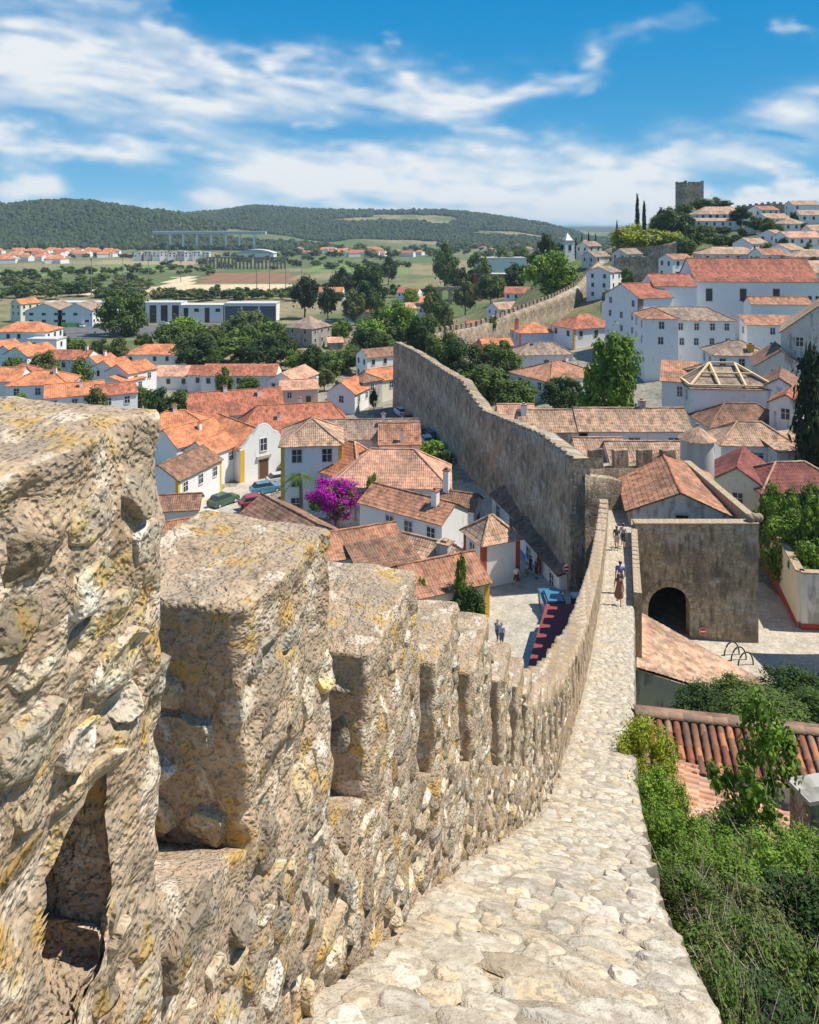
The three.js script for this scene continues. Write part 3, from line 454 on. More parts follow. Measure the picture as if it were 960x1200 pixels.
function house(o) {
  const R = rng(4000 + hseed++), p = at(o.px, o.ey, o.Z), rot = (o.rot || 0) * Math.PI / 180, w = o.w, d = o.d, cs = Math.cos(rot), sn = Math.sin(rot);
  const toW = (x, z) => [p.x + x * cs + z * sn, p.z - x * sn + z * cs];
  let base = 1e9; for (const [i, j] of [[-1, -1], [1, -1], [1, 1], [-1, 1], [0, 0]]) base = Math.min(base, gy(...toW(i * w / 2, j * d / 2))); base -= 0.25;
  if (o.base !== undefined) base = CY + o.base;
  if (o.hh) p.y = base + o.hh;
  const h = Math.max(1.5, p.y - base), rise = o.rise ?? d * 0.28, ov = o.ov ?? 0.28, roof = o.roof || 'gable';
  const g = thing(o.name || 'house', o.label, o.cat || 'house', V(p.x, base, p.z), rot, o.group);
  const wm = P[o.wall || 'white'], tm = T[o.tile || 'brown'], X = w / 2, Zz = d / 2, wl = new MB(), far = o.Z > 170;
  const q = (x, y, z) => V(x, y, z);
  if (roof === 'gable') {
    wl.quad(q(-X, 0, Zz), q(X, 0, Zz), q(X, h, Zz), q(-X, h, Zz)); wl.quad(q(X, 0, -Zz), q(-X, 0, -Zz), q(-X, h, -Zz), q(X, h, -Zz));
    const ro = (o.ridge ?? 0) * Zz;
    wl.poly([q(X, 0, Zz), q(X, 0, -Zz), q(X, h, -Zz), q(X, h + rise, ro), q(X, h, Zz)]); wl.poly([q(-X, 0, -Zz), q(-X, 0, Zz), q(-X, h, Zz), q(-X, h + rise, ro), q(-X, h, -Zz)]);
  } else if (roof === 'shed') { // high at the back
    wl.quad(q(-X, 0, Zz), q(X, 0, Zz), q(X, h, Zz), q(-X, h, Zz)); wl.quad(q(X, 0, -Zz), q(-X, 0, -Zz), q(-X, h + rise, -Zz), q(X, h + rise, -Zz)); wl.quad(q(X, 0, Zz), q(X, 0, -Zz), q(X, h + rise, -Zz), q(X, h, Zz)); wl.quad(q(-X, 0, -Zz), q(-X, 0, Zz), q(-X, h, Zz), q(-X, h + rise, -Zz));
  } else wl.box(-X, X, 0, h, -Zz, Zz);
  wl.build('wall', wm, g);
  // roof
  const gs = [], lines = [], det = o.Z < 105; let rf = null; const dy = 0.03;
  const sl = (a, b, c, e) => gs.push(...slopeGeo(a, b, c, e, det));
  const drop = rise / (roof === 'shed' ? d : d / 2) * ov;
  if (roof === 'gable') {
    const ro = (o.ridge ?? 0) * Zz, gx = X + (o.gov ?? 0.15), y0 = h - drop + dy;
    sl(q(-gx, y0, Zz + ov), q(gx, y0, Zz + ov), q(-gx, h + rise + dy, ro), q(gx, h + rise + dy, ro)); sl(q(gx, y0, -Zz - ov), q(-gx, y0, -Zz - ov), q(gx, h + rise + dy, ro), q(-gx, h + rise + dy, ro));
    lines.push([q(-gx, h + rise + dy, ro), q(gx, h + rise + dy, ro)]);
  } else if (roof === 'hip') {
    const y0 = h - drop + dy, x = X + ov, z = Zz + ov, k = Math.max(0, Math.min(x, x - z * (o.hipk ?? 1))), yr = h + rise, zz = x < z ? z - x : 0;
    if (x >= z) { const A = q(-k, yr, 0), B = q(k, yr, 0); sl(q(-x, y0, z), q(x, y0, z), A, B); sl(q(x, y0, -z), q(-x, y0, -z), B, A); sl(q(x, y0, z), q(x, y0, -z), B, B); sl(q(-x, y0, -z), q(-x, y0, z), A, A); if (k > 0.1) lines.push([A, B]); for (const i of [-1, 1]) { lines.push([q(-x, y0, i * z), A], [q(x, y0, i * z), B]); } }
    else { const A = q(0, yr, zz), B = q(0, yr, -zz); sl(q(-x, y0, z), q(x, y0, z), A, A); sl(q(x, y0, -z), q(-x, y0, -z), B, B); sl(q(x, y0, z), q(x, y0, -z), A, B); sl(q(-x, y0, -z), q(-x, y0, z), B, A); lines.push([A, B]); for (const i of [-1, 1]) lines.push([q(i * x, y0, z), A], [q(i * x, y0, -z), B]); }
  } else if (roof === 'shed') { const y0 = h - drop + dy; sl(q(-X - ov, y0, Zz + ov), q(X + ov, y0, Zz + ov), q(-X - ov, h + rise + drop * 0.3 + dy, -Zz - ov * 0.3), q(X + ov, h + rise + drop * 0.3 + dy, -Zz - ov * 0.3)); }
  if (gs.length) { rf = mesh('roof', flatG(gs), tm, g); if (o.Z < 175) caps(rf, lines, o.cap ? T[o.cap] : tm); }
  if (roof === 'flat') { const k = new MB(); k.box(-X - 0.15, X + 0.15, h + 0.002, h + 0.3, -Zz - 0.15, Zz + 0.15); rf = k.build('roof', o.slab ? M[o.slab] : T.slab, g); const m = new MB(); m.box(-X + 0.4, X - 0.4, h + 0.31, h + 0.36, -Zz + 0.4, Zz - 0.4); m.build('roof_deck', M.concrete, rf); }
  // chimneys [x, z] as fractions of the half sizes
  for (const [cx, cz, ch = 1.1, cw = 0.55] of o.chim || []) {
    const x = cx * X, z = cz * Zz, k = new MB(), yb = h - 0.1, yt = h + rise * (roof === 'gable' || roof === 'hip' ? 1 - Math.abs(cz) * 0.9 : 0.6) + ch; k.box(x - cw / 2, x + cw / 2, yb, yt, z - cw / 2, z + cw / 2);
    const c = k.build('chimney', P[o.chimWall || 'white'], rf || g), m = new MB(); m.box(x - cw / 2 - 0.08, x + cw / 2 + 0.08, yt + 0.003, yt + 0.1, z - cw / 2 - 0.08, z + cw / 2 + 0.08); m.box(x - cw / 4, x + cw / 4, yt + 0.103, yt + 0.3, z - cw / 4, z + cw / 4); m.build('chimney_cap', tm, c);
  }
  // painted corner pilasters and base bands
  if (o.trim) { const t = P[o.trim], s = 0.4; for (const [i, j] of [[-1, 1], [1, 1], [1, -1], [-1, -1]]) { const k = new MB(); k.box(i * X - (i > 0 ? s : 0.03), i * X + (i > 0 ? 0.03 : s), 0, h - 0.05, j * Zz - (j > 0 ? s : 0.03), j * Zz + (j > 0 ? 0.03 : s)); k.build('corner_pilaster', t, g); } }
  if (o.band) { const k = new MB(); k.box(-X - 0.02, X + 0.02, 0, o.bandH || 1.2, -Zz - 0.02, Zz + 0.02); k.build('base_band', P[o.band], g); }
  // windows on the sides one can see
  if (o.win !== 0) {
    const sides = [['F', 0, 1, w, 0], ['R', 1, 0, d, Math.PI / 2], ['B', 0, -1, w, Math.PI], ['L', -1, 0, d, -Math.PI / 2]];
    for (const [nm, nx, nz, len, turn] of sides) {
      const wx = nx * cs + nz * sn, wz = -nx * sn + nz * cs; if (wx * -p.x + wz * -p.z < 0.12 * Math.hypot(p.x, p.z)) continue;
      if (o.sides && !o.sides.includes(nm)) continue;
      const n = o.n?.[nm] ?? Math.max(1, Math.floor(len / (o.gap || 2.9))), rows = Math.min(o.st || 9, Math.max(1, Math.floor((h - 0.6) / 2.7)));
      for (let r = 0; r < rows; r++) for (let i = 0; i < n; i++) {
        const t = ((i + 0.5) / n - 0.5) * len + (R() - 0.5) * 0.3, y = h - 1.25 - r * 2.8; if (y < 0.9 || R() < 0.1) continue;
        const ground = r === rows - 1 && y < 3;
        if (ground && i === Math.floor(n / 2) && !far && y > 0.9) { addDoor(g, nx ? nx * (X + 0.003) : t, 0.25, nz ? nz * (Zz + 0.003) : nx > 0 ? -t : t, turn, 0.95, Math.min(2.1, y + 0.6), o.doorMat); continue; }
        addWindow(g, nx ? nx * X : t * (nz > 0 ? 1 : -1), y, nz ? nz * Zz : nx > 0 ? -t : t, turn, o.ww || 0.9, o.wh || 1.25, { far, frame: o.frame });
      }
    }
  }
  return g;
}

// ---------------------------------------------------------------- curtain wall, gate tower, castle and other old walls
function wallRun(name, label, pts, thick, mat, o = {}) { // pts: [x, Z, topY, bottomY]; a solid wall along a path, with merlons on it
  const g = thing(name, label, 'town wall', V(pts[0][0], CY, -pts[0][1])), ox = pts[0][0], oz = -pts[0][1], L = [];
  const side = []; for (let i = 0; i < pts.length; i++) { const a = pts[Math.max(0, i - 1)], b = pts[Math.min(pts.length - 1, i + 1)], d = V(b[0] - a[0], 0, -(b[1] - a[1])).normalize(); side.push(V(-d.z, 0, d.x)); }
  const fine = []; for (let i = 0; i < pts.length - 1; i++) { const n = Math.max(1, Math.round(Math.hypot(pts[i + 1][0] - pts[i][0], pts[i + 1][1] - pts[i][1]) / 1.2)); for (let k = 0; k < n; k++) { const t = k / n; fine.push([...[0, 1, 2, 3].map(m => lerp(pts[i][m], pts[i + 1][m], t)), V().lerpVectors(side[i], side[i + 1], t).normalize()]); } } fine.push([...pts[pts.length - 1].slice(0, 4), side[pts.length - 1]]);
  let acc = 0; const len = fine.map((f, i) => i ? (acc += Math.hypot(f[0] - fine[i - 1][0], f[1] - fine[i - 1][1])) : 0);
  const nV = 9, sec = []; for (let k = 0; k <= nV; k++) sec.push([-1, k / nV]); sec.push([-0.4, 1], [0.4, 1]); for (let k = nV; k >= 0; k--) sec.push([1, k / nV]);
  const geo = gridGeo(fine.length, sec.length, (i, j) => {
    const [x, Z, t, b, s] = fine[i], [e, v] = sec[j], y = lerp(b, t, v), half = thick / 2 * (1 + (o.batter ?? 0.15) * (1 - v)), p = V(x - ox + s.x * e * half, y, -Z - oz + s.z * e * half);
    const nn = fbm3(p.x * 0.6, p.y * 0.6, p.z * 0.6, 3) - 0.5; p.addScaledVector(s, nn * 0.35 * Math.sign(e)); p.y += v === 1 ? 0.25 * (n3(len[i] * 0.8, 2, 7) - 0.5) : 0; return { p, uv: [len[i] + (e + 1) * 0.5 * thick, y] };
  });
  { const id = geo.index.array; if (o.flip !== false) for (let k = 0; k < id.length; k += 3) { const t = id[k]; id[k] = id[k + 1]; id[k + 1] = t; } geo.computeVertexNormals(); }
  mesh('curtain', geo, mat, g);
  const ends = new MB(); for (const [i, sg] of [[0, 1], [fine.length - 1, -1]]) { const [x, Z, t, b, s] = fine[i], hb = thick / 2 * (1 + (o.batter ?? 0.15)), P4 = [V(x - ox - s.x * hb, b, -Z - oz - s.z * hb), V(x - ox + s.x * hb, b, -Z - oz + s.z * hb), V(x - ox + s.x * thick / 2, t, -Z - oz + s.z * thick / 2), V(x - ox - s.x * thick / 2, t, -Z - oz - s.z * thick / 2)]; ends.quad(...(sg > 0 ? P4 : P4.reverse())); }
  ends.build('wall_end', mat, g);
  const put = (e, w, h, pitch, mw, nm) => { for (let a = pitch / 2; a < acc - mw / 2; a += pitch) { const i = find(len, a), u = (a - len[i]) / (len[i + 1] - len[i]), A = fine[i], B = fine[i + 1], x = lerp(A[0], B[0], u) - ox, z = -lerp(A[1], B[1], u) - oz, y = lerp(A[2], B[2], u), s = A[4], k = new THREE.BoxGeometry(mw, h, w, 3, 3, 2), m = mesh(nm, k, o.merMat || mat, g); const pp = k.attributes.position; for (let q = 0; q < pp.count; q++) { const r = hash3(Math.round(pp.getX(q) * 50), Math.round(pp.getY(q) * 50), Math.round(a * 9 + pp.getZ(q) * 50)); pp.setXYZ(q, pp.getX(q) + (r - 0.5) * 0.08, pp.getY(q) + (r - 0.5) * 0.1, pp.getZ(q) + (r - 0.5) * 0.06); } k.computeVertexNormals(); const uvs = k.attributes.uv; for (let q = 0; q < uvs.count; q++) uvs.setXY(q, pp.getX(q) + a, pp.getY(q) + pp.getZ(q)); m.position.set(x + s.x * e * (thick / 2 - w / 2 - 0.05), y + h / 2 - 0.1, z + s.z * e * (thick / 2 - w / 2 - 0.05)); m.rotation.y = Math.atan2(s.x, s.z); } };
  if (o.merlon) put(o.merlon.side, o.merlon.w || 0.45, o.merlon.h, o.merlon.pitch, o.merlon.mw, 'merlon');
  return g;
}
const px3 = (px, Z) => (px - HX) / F * Z, yy = (py, Z) => -(py - HY) / F * Z;
wallRun('curtain_wall', 'tall dark curtain wall with long bend above the lower village street', [
  [px3(680, 64), 64, yy(538, 64), -33], [px3(640, 73), 73, yy(509, 73), -33.5], [px3(600, 85), 85, yy(493, 85), -34], [px3(572, 95), 95, yy(482, 95), -35], [px3(558, 100), 100, yy(464, 100), -35.5], [px3(546, 105), 105, yy(447, 105), -36], [px3(522, 118), 118, yy(433, 118), -36.5], [px3(490, 135), 135, yy(412, 135), -37], [px3(466, 150), 150, yy(401, 150), -38]], 1.7, M.mason, { merlon: { side: -1, h: 0.35, pitch: 1.5, mw: 0.8, w: 0.35 } });
wallRun('battlement_wall', 'broad square merlons on the wall crossing behind the gate chapel', [[px3(681, 69), 69, yy(546, 69), -33], [px3(800, 71), 71, yy(546, 71), -32]], 1.6, M.mason, { batter: 0, merlon: { side: 1, h: 1.75, pitch: 2.35, mw: 1.35, w: 0.5 } });
wallRun('return_wall', 'dark shaded wall face joining curtain wall and stepped walkway', [[px3(680, 65), 64.6, yy(552, 65), -33], [px3(722, 66), 65.6, yy(560, 66), -33]], 1.3, M.mason, { batter: 0.05 });
wallRun('far_town_wall', 'sunlit crenellated wall climbing beyond the trees towards the hilltop', [
  [px3(505, 165), 165, yy(392, 165), -38], [px3(560, 185), 185, yy(383, 185), -38], [px3(610, 205), 205, yy(364, 205), -34], [px3(650, 225), 225, yy(349, 225), -32], [px3(678, 245), 245, yy(335, 245), -30], [px3(700, 275), 275, yy(310, 275), -26], [px3(712, 300), 300, yy(297, 300), -22]], 2.4, M.mason, { merlon: { side: -1, h: 1.2, pitch: 2.6, mw: 1.3, w: 0.5 } });
wallRun('castle_wall', 'brown battlemented castle wall along the hilltop skyline', [[px3(862, 340), 340, yy(243, 340), -4], [px3(905, 335), 335, yy(238, 335), -4], [px3(1010, 320), 320, yy(249, 320), -4]], 1.6, M.mason, { batter: 0.05, merlon: { side: 1, h: 0.8, pitch: 2.4, mw: 1.3 } });
wallRun('old_bastion_wall', 'dark ruined stone wall behind the church roofs', [[px3(722, 250), 250, yy(302, 250), -26], [px3(760, 240), 240, yy(300, 240), -26], [px3(774, 236), 236, yy(287, 236), -26], [px3(792, 236), 236, yy(284, 236), -24]], 2, M.mason, { batter: 0.05 });
wallRun('lower_terrace_wall', 'low dark retaining wall under the hilltop shrubs', [[px3(718, 290), 290, yy(291, 290), -20], [px3(775, 280), 280, yy(287, 280), -20], [px3(800, 275), 275, yy(285, 275), -20]], 1.2, M.mason, { batter: 0 });
{ // castle keep
  const p = at(808, 238, 380), s = 4.9, g = thing('castle_keep', 'square crenellated castle keep on the hilltop', 'castle', V(p.x, p.y - 3, p.z), 0.12), k = new MB(); k.box(-s, s, 0, 11.4, -s, s); k.build('tower_body', M.mason, g);
  for (let i = 0; i < 5; i++) for (const [e, f] of [[0, 1], [0, -1], [1, 0], [-1, 0]]) { if (e && (i === 0 || i === 4)) continue; const c = -s + 0.65 + i * (2 * s - 1.3) / 4, m = new MB(), X = e ? e * (s - 0.4) : c, Z = f ? f * (s - 0.4) : c; m.box(X - (e ? 0.4 : 0.65), X + (e ? 0.4 : 0.65), 11.402, 13.3 + ((i === 0 || i === 4) ? 0.5 : 0), Z - (f ? 0.4 : 0.65), Z + (f ? 0.4 : 0.65)); m.build('merlon', M.mason, g); }
}
{ // gate tower with arch passage; front towards the walker
  const Z0 = 57, X0 = px3(745, Z0), X1 = px3(889, Z0), top = yy(615, Z0), g = thing('gate_tower', 'massive dark stone gate tower with an arched passage', 'tower', V((X0 + X1) / 2, CY - 32.5, -Z0), 0), hw = (X1 - X0) / 2, H = top + 32.5, D = 14;
  const sh = new THREE.Shape(); sh.moveTo(-hw, 0); sh.lineTo(hw, 0); sh.lineTo(hw, H); sh.lineTo(-hw, H); sh.closePath();
  const ax = px3(784, Z0) - (X0 + X1) / 2, aw = 1.55, ah = yy(712, Z0) + 32.5, ho = new THREE.Path(); ho.moveTo(ax - aw, 0.05); ho.lineTo(ax + aw, 0.05); ho.lineTo(ax + aw, ah); ho.absarc(ax, ah, aw, 0, Math.PI, false); ho.lineTo(ax - aw, 0.05); sh.holes.push(ho);
  const eg = new THREE.ExtrudeGeometry(sh, { depth: 0.8, bevelEnabled: false, curveSegments: 14 }); eg.translate(0, 0, -0.8); mesh('front_wall', eg, M.mason, g);
  const k = new MB(); k.box(-hw, -hw + 0.85, 0, H - 2.6, -D, -0.803); k.box(hw - 2, hw, 0, H - 2.6, -D, -0.803); k.box(-hw + 0.852, hw - 2.002, H - 3.9, H - 2.6, -D, -0.803); k.box(-hw + 0.852, hw - 2.002, 0, H - 3.904, -D, -D + 1); k.build('tower_body', M.mason, g);
  const c = new MB(), w2 = 0.3; c.box(-hw - 0.05, hw + 0.05, H + 0.003, H + 0.12, -0.85, 0.04); c.box(hw - 0.55, hw + 0.05, H - 2.59, H + 0.5, -D, -0.856); c.build('coping', M.mortar, g);
  const v = []; for (let i = 0; i < 13; i++) { const a0 = Math.PI * i / 13 + 0.015, a1 = Math.PI * (i + 1) / 13 - 0.015, m = new MB(), Q = (a, r, z) => V(ax + Math.cos(a) * r, ah + Math.sin(a) * r, z); m.quad(Q(a0, aw, 0.05), Q(a0, aw + 0.45, 0.05), Q(a1, aw + 0.45, 0.05), Q(a1, aw, 0.05)); m.quad(Q(a0, aw + 0.45, 0), Q(a1, aw + 0.45, 0), Q(a1, aw + 0.45, 0.05), Q(a0, aw + 0.45, 0.05)); m.quad(Q(a1, aw, 0.05), Q(a1, aw, 0), Q(a0, aw, 0), Q(a0, aw, 0.05)); m.build('voussoir', M.mason, g); }
}
{ // low parapet on the right side of the walkway before the gate
  const g = new MB(), seg = []; for (let s = 44; s <= 62; s += 1) seg.push(s);
  const t = thing('walkway_parapet', 'low pale parapet on the open side of the walkway by the gate tower', 'parapet', wall.position.clone(), WALL_TURN);
  for (let i = 0; i < seg.length - 1; i++) { const a = seg[i], b = seg[i + 1], ya = Yw(a), yb = Yw(b), ra = 1.78, m = new MB(), A = (x, y, s) => V(x, y, -s); const h = 0.75 + 0.3 * step(48, 58, a), q = (x0, x1) => { m.quad(A(x1, ya - 6, a), A(x1, yb - 6, b), A(x1, yb + h, b), A(x1, ya + h, a)); m.quad(A(x0, yb - 6, b), A(x0, ya - 6, a), A(x0, ya + h, a), A(x0, yb + h, b)); m.quad(A(x0, ya + h, a), A(x1, ya + h, a), A(x1, yb + h, b), A(x0, yb + h, b)); m.quad(A(x0, ya - 6, a), A(x1, ya - 6, a), A(x1, ya + h, a), A(x0, ya + h, a)); }; q(ra, ra + 0.42); m.build('coping_block', M.mortar, t); }
}
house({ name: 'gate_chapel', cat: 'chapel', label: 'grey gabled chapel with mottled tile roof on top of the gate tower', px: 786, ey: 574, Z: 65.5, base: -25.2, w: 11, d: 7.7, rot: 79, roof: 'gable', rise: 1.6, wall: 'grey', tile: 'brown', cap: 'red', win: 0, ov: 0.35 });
{ const g = scene.children[scene.children.length - 1]; addDoor(g, -5.5 - 0.003, 0.9, 0.1, -Math.PI / 2, 0.95, 1.7, M.iron); }

// ---------------------------------------------------------------- streets and fields
const cobMap = tex(512, (u, v) => { const [a, b, id] = worley(u, v, 30, 401), n = fbt(u, v, 5, 411, 5), s = (0.78 + 0.3 * (id - 0.5) + 0.5 * (n - 0.5)) * (0.75 + 0.25 * step(0, 0.2, b - a)); return [s, s * 0.97, s * 0.92]; }, true, 4);
M.cobble = std({ map: cobMap, bumpMap: limeBump, bumpScale: 0.01, color: new THREE.Color(0.56, 0.52, 0.46) });
M.asphalt = std({ map: earthMap, color: new THREE.Color(0.16, 0.16, 0.165) });
M.dirt = std({ map: earthMap, color: new THREE.Color(0.78, 0.62, 0.42) });
M.grass = std({ map: earthMap, color: new THREE.Color(0.20, 0.27, 0.08) });
M.dry = std({ map: earthMap, color: new THREE.Color(0.42, 0.34, 0.18) });
M.rust = std({ map: earthMap, color: new THREE.Color(0.30, 0.16, 0.08) });
sheet('street', 'grey cobbled street and small square outside the town gate', 'street', M.cobble, [[2, 40], [14, 40], [17, 57], [16, 70], [9, 95], [4, 100], [5, 80], [1, 66]], 0.05);
sheet('street', 'pale cobbled village street running past the white church front', 'street', M.cobble, [[-27, 84], [-22, 84], [-20, 100], [-13, 118], [-15, 122], [-21, 120], [-27, 105], [-29, 92]], 0.05);
sheet('street', 'cobbled lane between gate tower and cream garden wall', 'street', M.cobble, [[17, 47], [40, 47], [40, 58], [31, 64], [29.5, 80], [26, 80], [26, 58], [17, 56.8]], 0.05);
sheet('street', 'shaded parking strip at the foot of the curtain wall', 'street', M.asphalt, [[0, 108], [6, 104], [0, 132], [-2, 150], [-8, 152], [-5, 128]], 0.05);
sheet('car_park', 'grey asphalt car park in front of the white shop units', 'car park', M.asphalt, [flat(60, 389), flat(330, 386), flat(345, 377), flat(60, 379)], 0.08, 5);
sheet('road', 'asphalt road passing the car park below the trees', 'road', M.asphalt, [flat(85, 396), flat(430, 386), flat(430, 382), flat(60, 390)], 0.14, 5);
sheet('field', 'bare pale earth track beside the field', 'field', M.dirt, [flat(150, 345), flat(330, 341), flat(345, 333), flat(230, 333), flat(225, 322), flat(205, 325), flat(190, 334), flat(130, 340)], 0.1, 9);
sheet('field', 'reddish ploughed field above the track', 'field', M.rust, [flat(232, 331), flat(345, 331), flat(345, 320), flat(300, 319), flat(245, 320)], 0.12, 9);
sheet('field', 'green meadow in front of the distant houses', 'field', M.grass, [flat(-40, 326), flat(120, 322), flat(250, 312), flat(180, 309), flat(-40, 316)], 0.1, 12);
sheet('field', 'straw coloured meadow on the plain', 'field', M.dry, [flat(110, 310), flat(230, 311), flat(240, 306), flat(120, 305)], 0.14, 14);
sheet('field', 'ochre cutting beside the shrubs', 'field', M.dirt, [flat(90, 345), flat(150, 341), flat(170, 334), flat(110, 338)], 0.16, 8);
sheet('field', 'light green field behind the far houses', 'field', M.grass, [flat(355, 318), flat(480, 322), flat(470, 312), flat(380, 309)], 0.12, 14);

// ---------------------------------------------------------------- houses: village below the wall
const H = house;
H({ label: 'brown tiled gable house just below the walkway wall, magenta bush beyond it', px: 338, ey: 617, Z: 74, w: 10, d: 6.4, rot: -50, rise: 1.7, tile: 'dark', wall: 'oldwhite', n: { F: 2 }, chim: [[0.9, 0.5, 0.9]] });
H({ label: 'low house with mossy brown roof beside white parapet courtyard', px: 418, ey: 634, Z: 67, w: 7, d: 5.5, rot: 22, rise: 1.1, tile: 'brown', wall: 'oldwhite', roof: 'gable' });
H({ label: 'sunken courtyard house with dark brown roof inside white parapet walls', px: 449, ey: 655, Z: 64, w: 5, d: 4, rot: 22, rise: 0.8, tile: 'dark', wall: 'grey', roof: 'shed' });
H({ label: 'narrow pinkish tiled roof house with grey flat chimney block', px: 498, ey: 643, Z: 67, w: 6, d: 2.8, rot: -32, rise: 0.9, tile: 'sand', wall: 'oldwhite', chim: [[0.75, 0.3, 0.5, 1.1]], chimWall: 'grey' });
H({ label: 'cream house with brown roof and ivy shrubs on its street corner', px: 512, ey: 674, Z: 60, w: 6.5, d: 5, rot: 24, rise: 1.3, tile: 'brown', wall: 'cream', trim: 'yellow', n: { F: 1, R: 1 } });
H({ label: 'long white house with brown roof and tall white chimney', px: 484, ey: 592, Z: 77, w: 10, d: 4.6, rot: -36, rise: 1.2, tile: 'brown', wall: 'white', chim: [[0.62, 0.25, 1.3, 0.6]], n: { F: 4 } });
H({ label: 'small dark tiled outbuilding beside the long white house', px: 537, ey: 588, Z: 82, w: 4.4, d: 3.6, rot: -20, rise: 1.0, tile: 'dark', wall: 'white', chim: [[-0.6, 0, 2.2, 0.6]] });
H({ label: 'small white house with red corner bands and pyramid tile roof', px: 576, ey: 624, Z: 68, w: 3.7, d: 3.4, rot: 24, rise: 1.5, roof: 'hip', tile: 'sand', wall: 'white', trim: 'red', band: 'red', bandH: 0.5, n: { F: 0, L: 1 }, st: 1 });
H({ label: 'white lean-to terrace with blue base band against the curtain wall', px: 650, ey: 638, Z: 70.5, w: 11.5, d: 4, rot: -78, rise: 1.0, roof: 'shed', tile: 'dark', wall: 'white', band: 'bluebase', bandH: 1.0, st: 1, doorMat: M.redDoor, n: { F: 4, R: 0 } });
H({ label: 'white gabled cottage at the foot of the curtain wall, end of the blue banded terrace', px: 614, ey: 592, Z: 81, w: 8, d: 4.2, rot: -76, rise: 1.2, tile: 'dark', wall: 'white', st: 1 });
H({ label: 'two-storey white house with yellow corner and striped hip roof facing the walkway', px: 366, ey: 511, Z: 93, w: 7, d: 7.5, rot: 6, rise: 2.2, roof: 'hip', tile: 'sand', wall: 'white', trim: 'yellow', n: { F: 2 }, wh: 1.5, ww: 1.1, gap: 3.5 });
H({ label: 'brown corrugated tile row house behind the striped hip roof', px: 432, ey: 507, Z: 100, w: 13, d: 5, rot: 2, rise: 1.7, tile: 'grey', wall: 'oldwhite', chim: [[0.3, 0.3, 1.3, 0.45]] });
H({ label: 'short brown tile roof house next to the shaded parking strip', px: 468, ey: 512, Z: 96, w: 5, d: 6, rot: 2, rise: 1.7, tile: 'brown', wall: 'oldwhite', chim: [[0.1, 0.9, 1.2, 0.4]] });
H({ label: 'big bright orange hip-roofed house behind the magenta bush', px: 460, ey: 556, Z: 88, w: 13, d: 8, rot: -3, rise: 2.9, roof: 'hip', tile: 'pink', wall: 'oldwhite', n: { F: 2 }, cap: 'pink' });
H({ label: 'vivid orange roofed wing with pale hips and slim chimneys', px: 412, ey: 546, Z: 91, w: 7.5, d: 6.5, rot: -35, rise: 2.9, roof: 'hip', tile: 'orange', wall: 'oldwhite', cap: 'pink', chim: [[-0.75, 0.3, 0.8, 0.6]], chimWall: 'pink' });
H({ label: 'long white house with wide brown roof and white gable chimneys', px: 345, ey: 497, Z: 137, w: 19.5, d: 11, rot: 14, rise: 3.6, roof: 'hip', tile: 'red', wall: 'white', chim: [[0.1, -0.1, 1.2, 0.7], [-0.3, 0.5, 0.8, 0.6]], hipk: 0.6 });
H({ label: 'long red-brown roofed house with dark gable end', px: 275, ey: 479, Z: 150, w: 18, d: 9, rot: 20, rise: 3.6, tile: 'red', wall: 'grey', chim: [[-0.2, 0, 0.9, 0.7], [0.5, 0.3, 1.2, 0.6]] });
H({ name: 'church', cat: 'church', label: 'white church front with curved gable, yellow pilasters and dark portal', px: 281, ey: 511, Z: 119, w: 13, d: 7.5, rot: -48, rise: 2.2, tile: 'orange', wall: 'white', win: 0 });
{ // its facade, turned to the street
  const g = scene.children[scene.children.length - 1], h = 60; const y0 = g.userData, b = g.children[0].geometry; b.computeBoundingBox(); const hh = b.boundingBox.max.y - 2.2;
  const sh = new THREE.Shape(); sh.moveTo(-3.9, 0); sh.lineTo(3.9, 0); sh.lineTo(3.9, hh + 0.2); sh.bezierCurveTo(3.0, hh + 0.3, 2.6, hh + 1.6, 1.9, hh + 1.8); sh.bezierCurveTo(1.3, hh + 2.0, 1.2, hh + 3.0, 0, hh + 3.1); sh.bezierCurveTo(-1.2, hh + 3.0, -1.3, hh + 2.0, -1.9, hh + 1.8); sh.bezierCurveTo(-2.6, hh + 1.6, -3.0, hh + 0.3, -3.9, hh + 0.2); sh.closePath();
  const eg = new THREE.ExtrudeGeometry(sh, { depth: 0.5, bevelEnabled: false, curveSegments: 8 }), fc = mesh('facade', eg, P.white, g); fc.position.set(6.48, 0, 0); fc.rotation.y = Math.PI / 2;
  const l = t => { const m = new MB(); m.box(-3.95 + t, -3.2 + t, 0, hh, 0.503, 0.6); m.build('pilaster', P.yellow, fc); }; l(0); l(7.15);
  const pts = sh.getPoints(8).filter(q => q.y > hh).map(q => V(q.x, q.y + 0.05, 0.3)); mesh('cornice', tube(pts, 0.2, 0.2, 6), P.greyslab, fc);
  addDoor(fc, 0, 0.2, 0.503, 0, 1.5, 3.0); addWindow(fc, 0, 5.4, 0.503, 0, 1.1, 1.8); const k = new MB(); k.box(-1.2, 1.2, 3.4, 3.8, 0.503, 0.75); k.build('portal_lintel', M.stoneTrim, fc);
}
H({ label: 'small house with orange gable between church and white corner house', px: 247, ey: 524, Z: 112, w: 6, d: 5, rot: 62, rise: 1.5, tile: 'orange', wall: 'white', trim: 'yellow', n: { L: 1 } });
H({ label: 'white street house with yellow base and corner pilasters and arched dark door', px: 213, ey: 547, Z: 102, w: 9.5, d: 6, rot: 70, rise: 1.6, tile: 'dark', wall: 'white', trim: 'yellow', band: 'yellow', bandH: 0.7, gap: 2.4 });
H({ label: 'violet-shaded plain gable house behind the white street house', px: 222, ey: 512, Z: 118, w: 9, d: 7, rot: 50, rise: 2.0, tile: 'orange', wall: 'white', chim: [[0.2, 0.4, 1, 0.5]], n: { F: 1, L: 0 } });
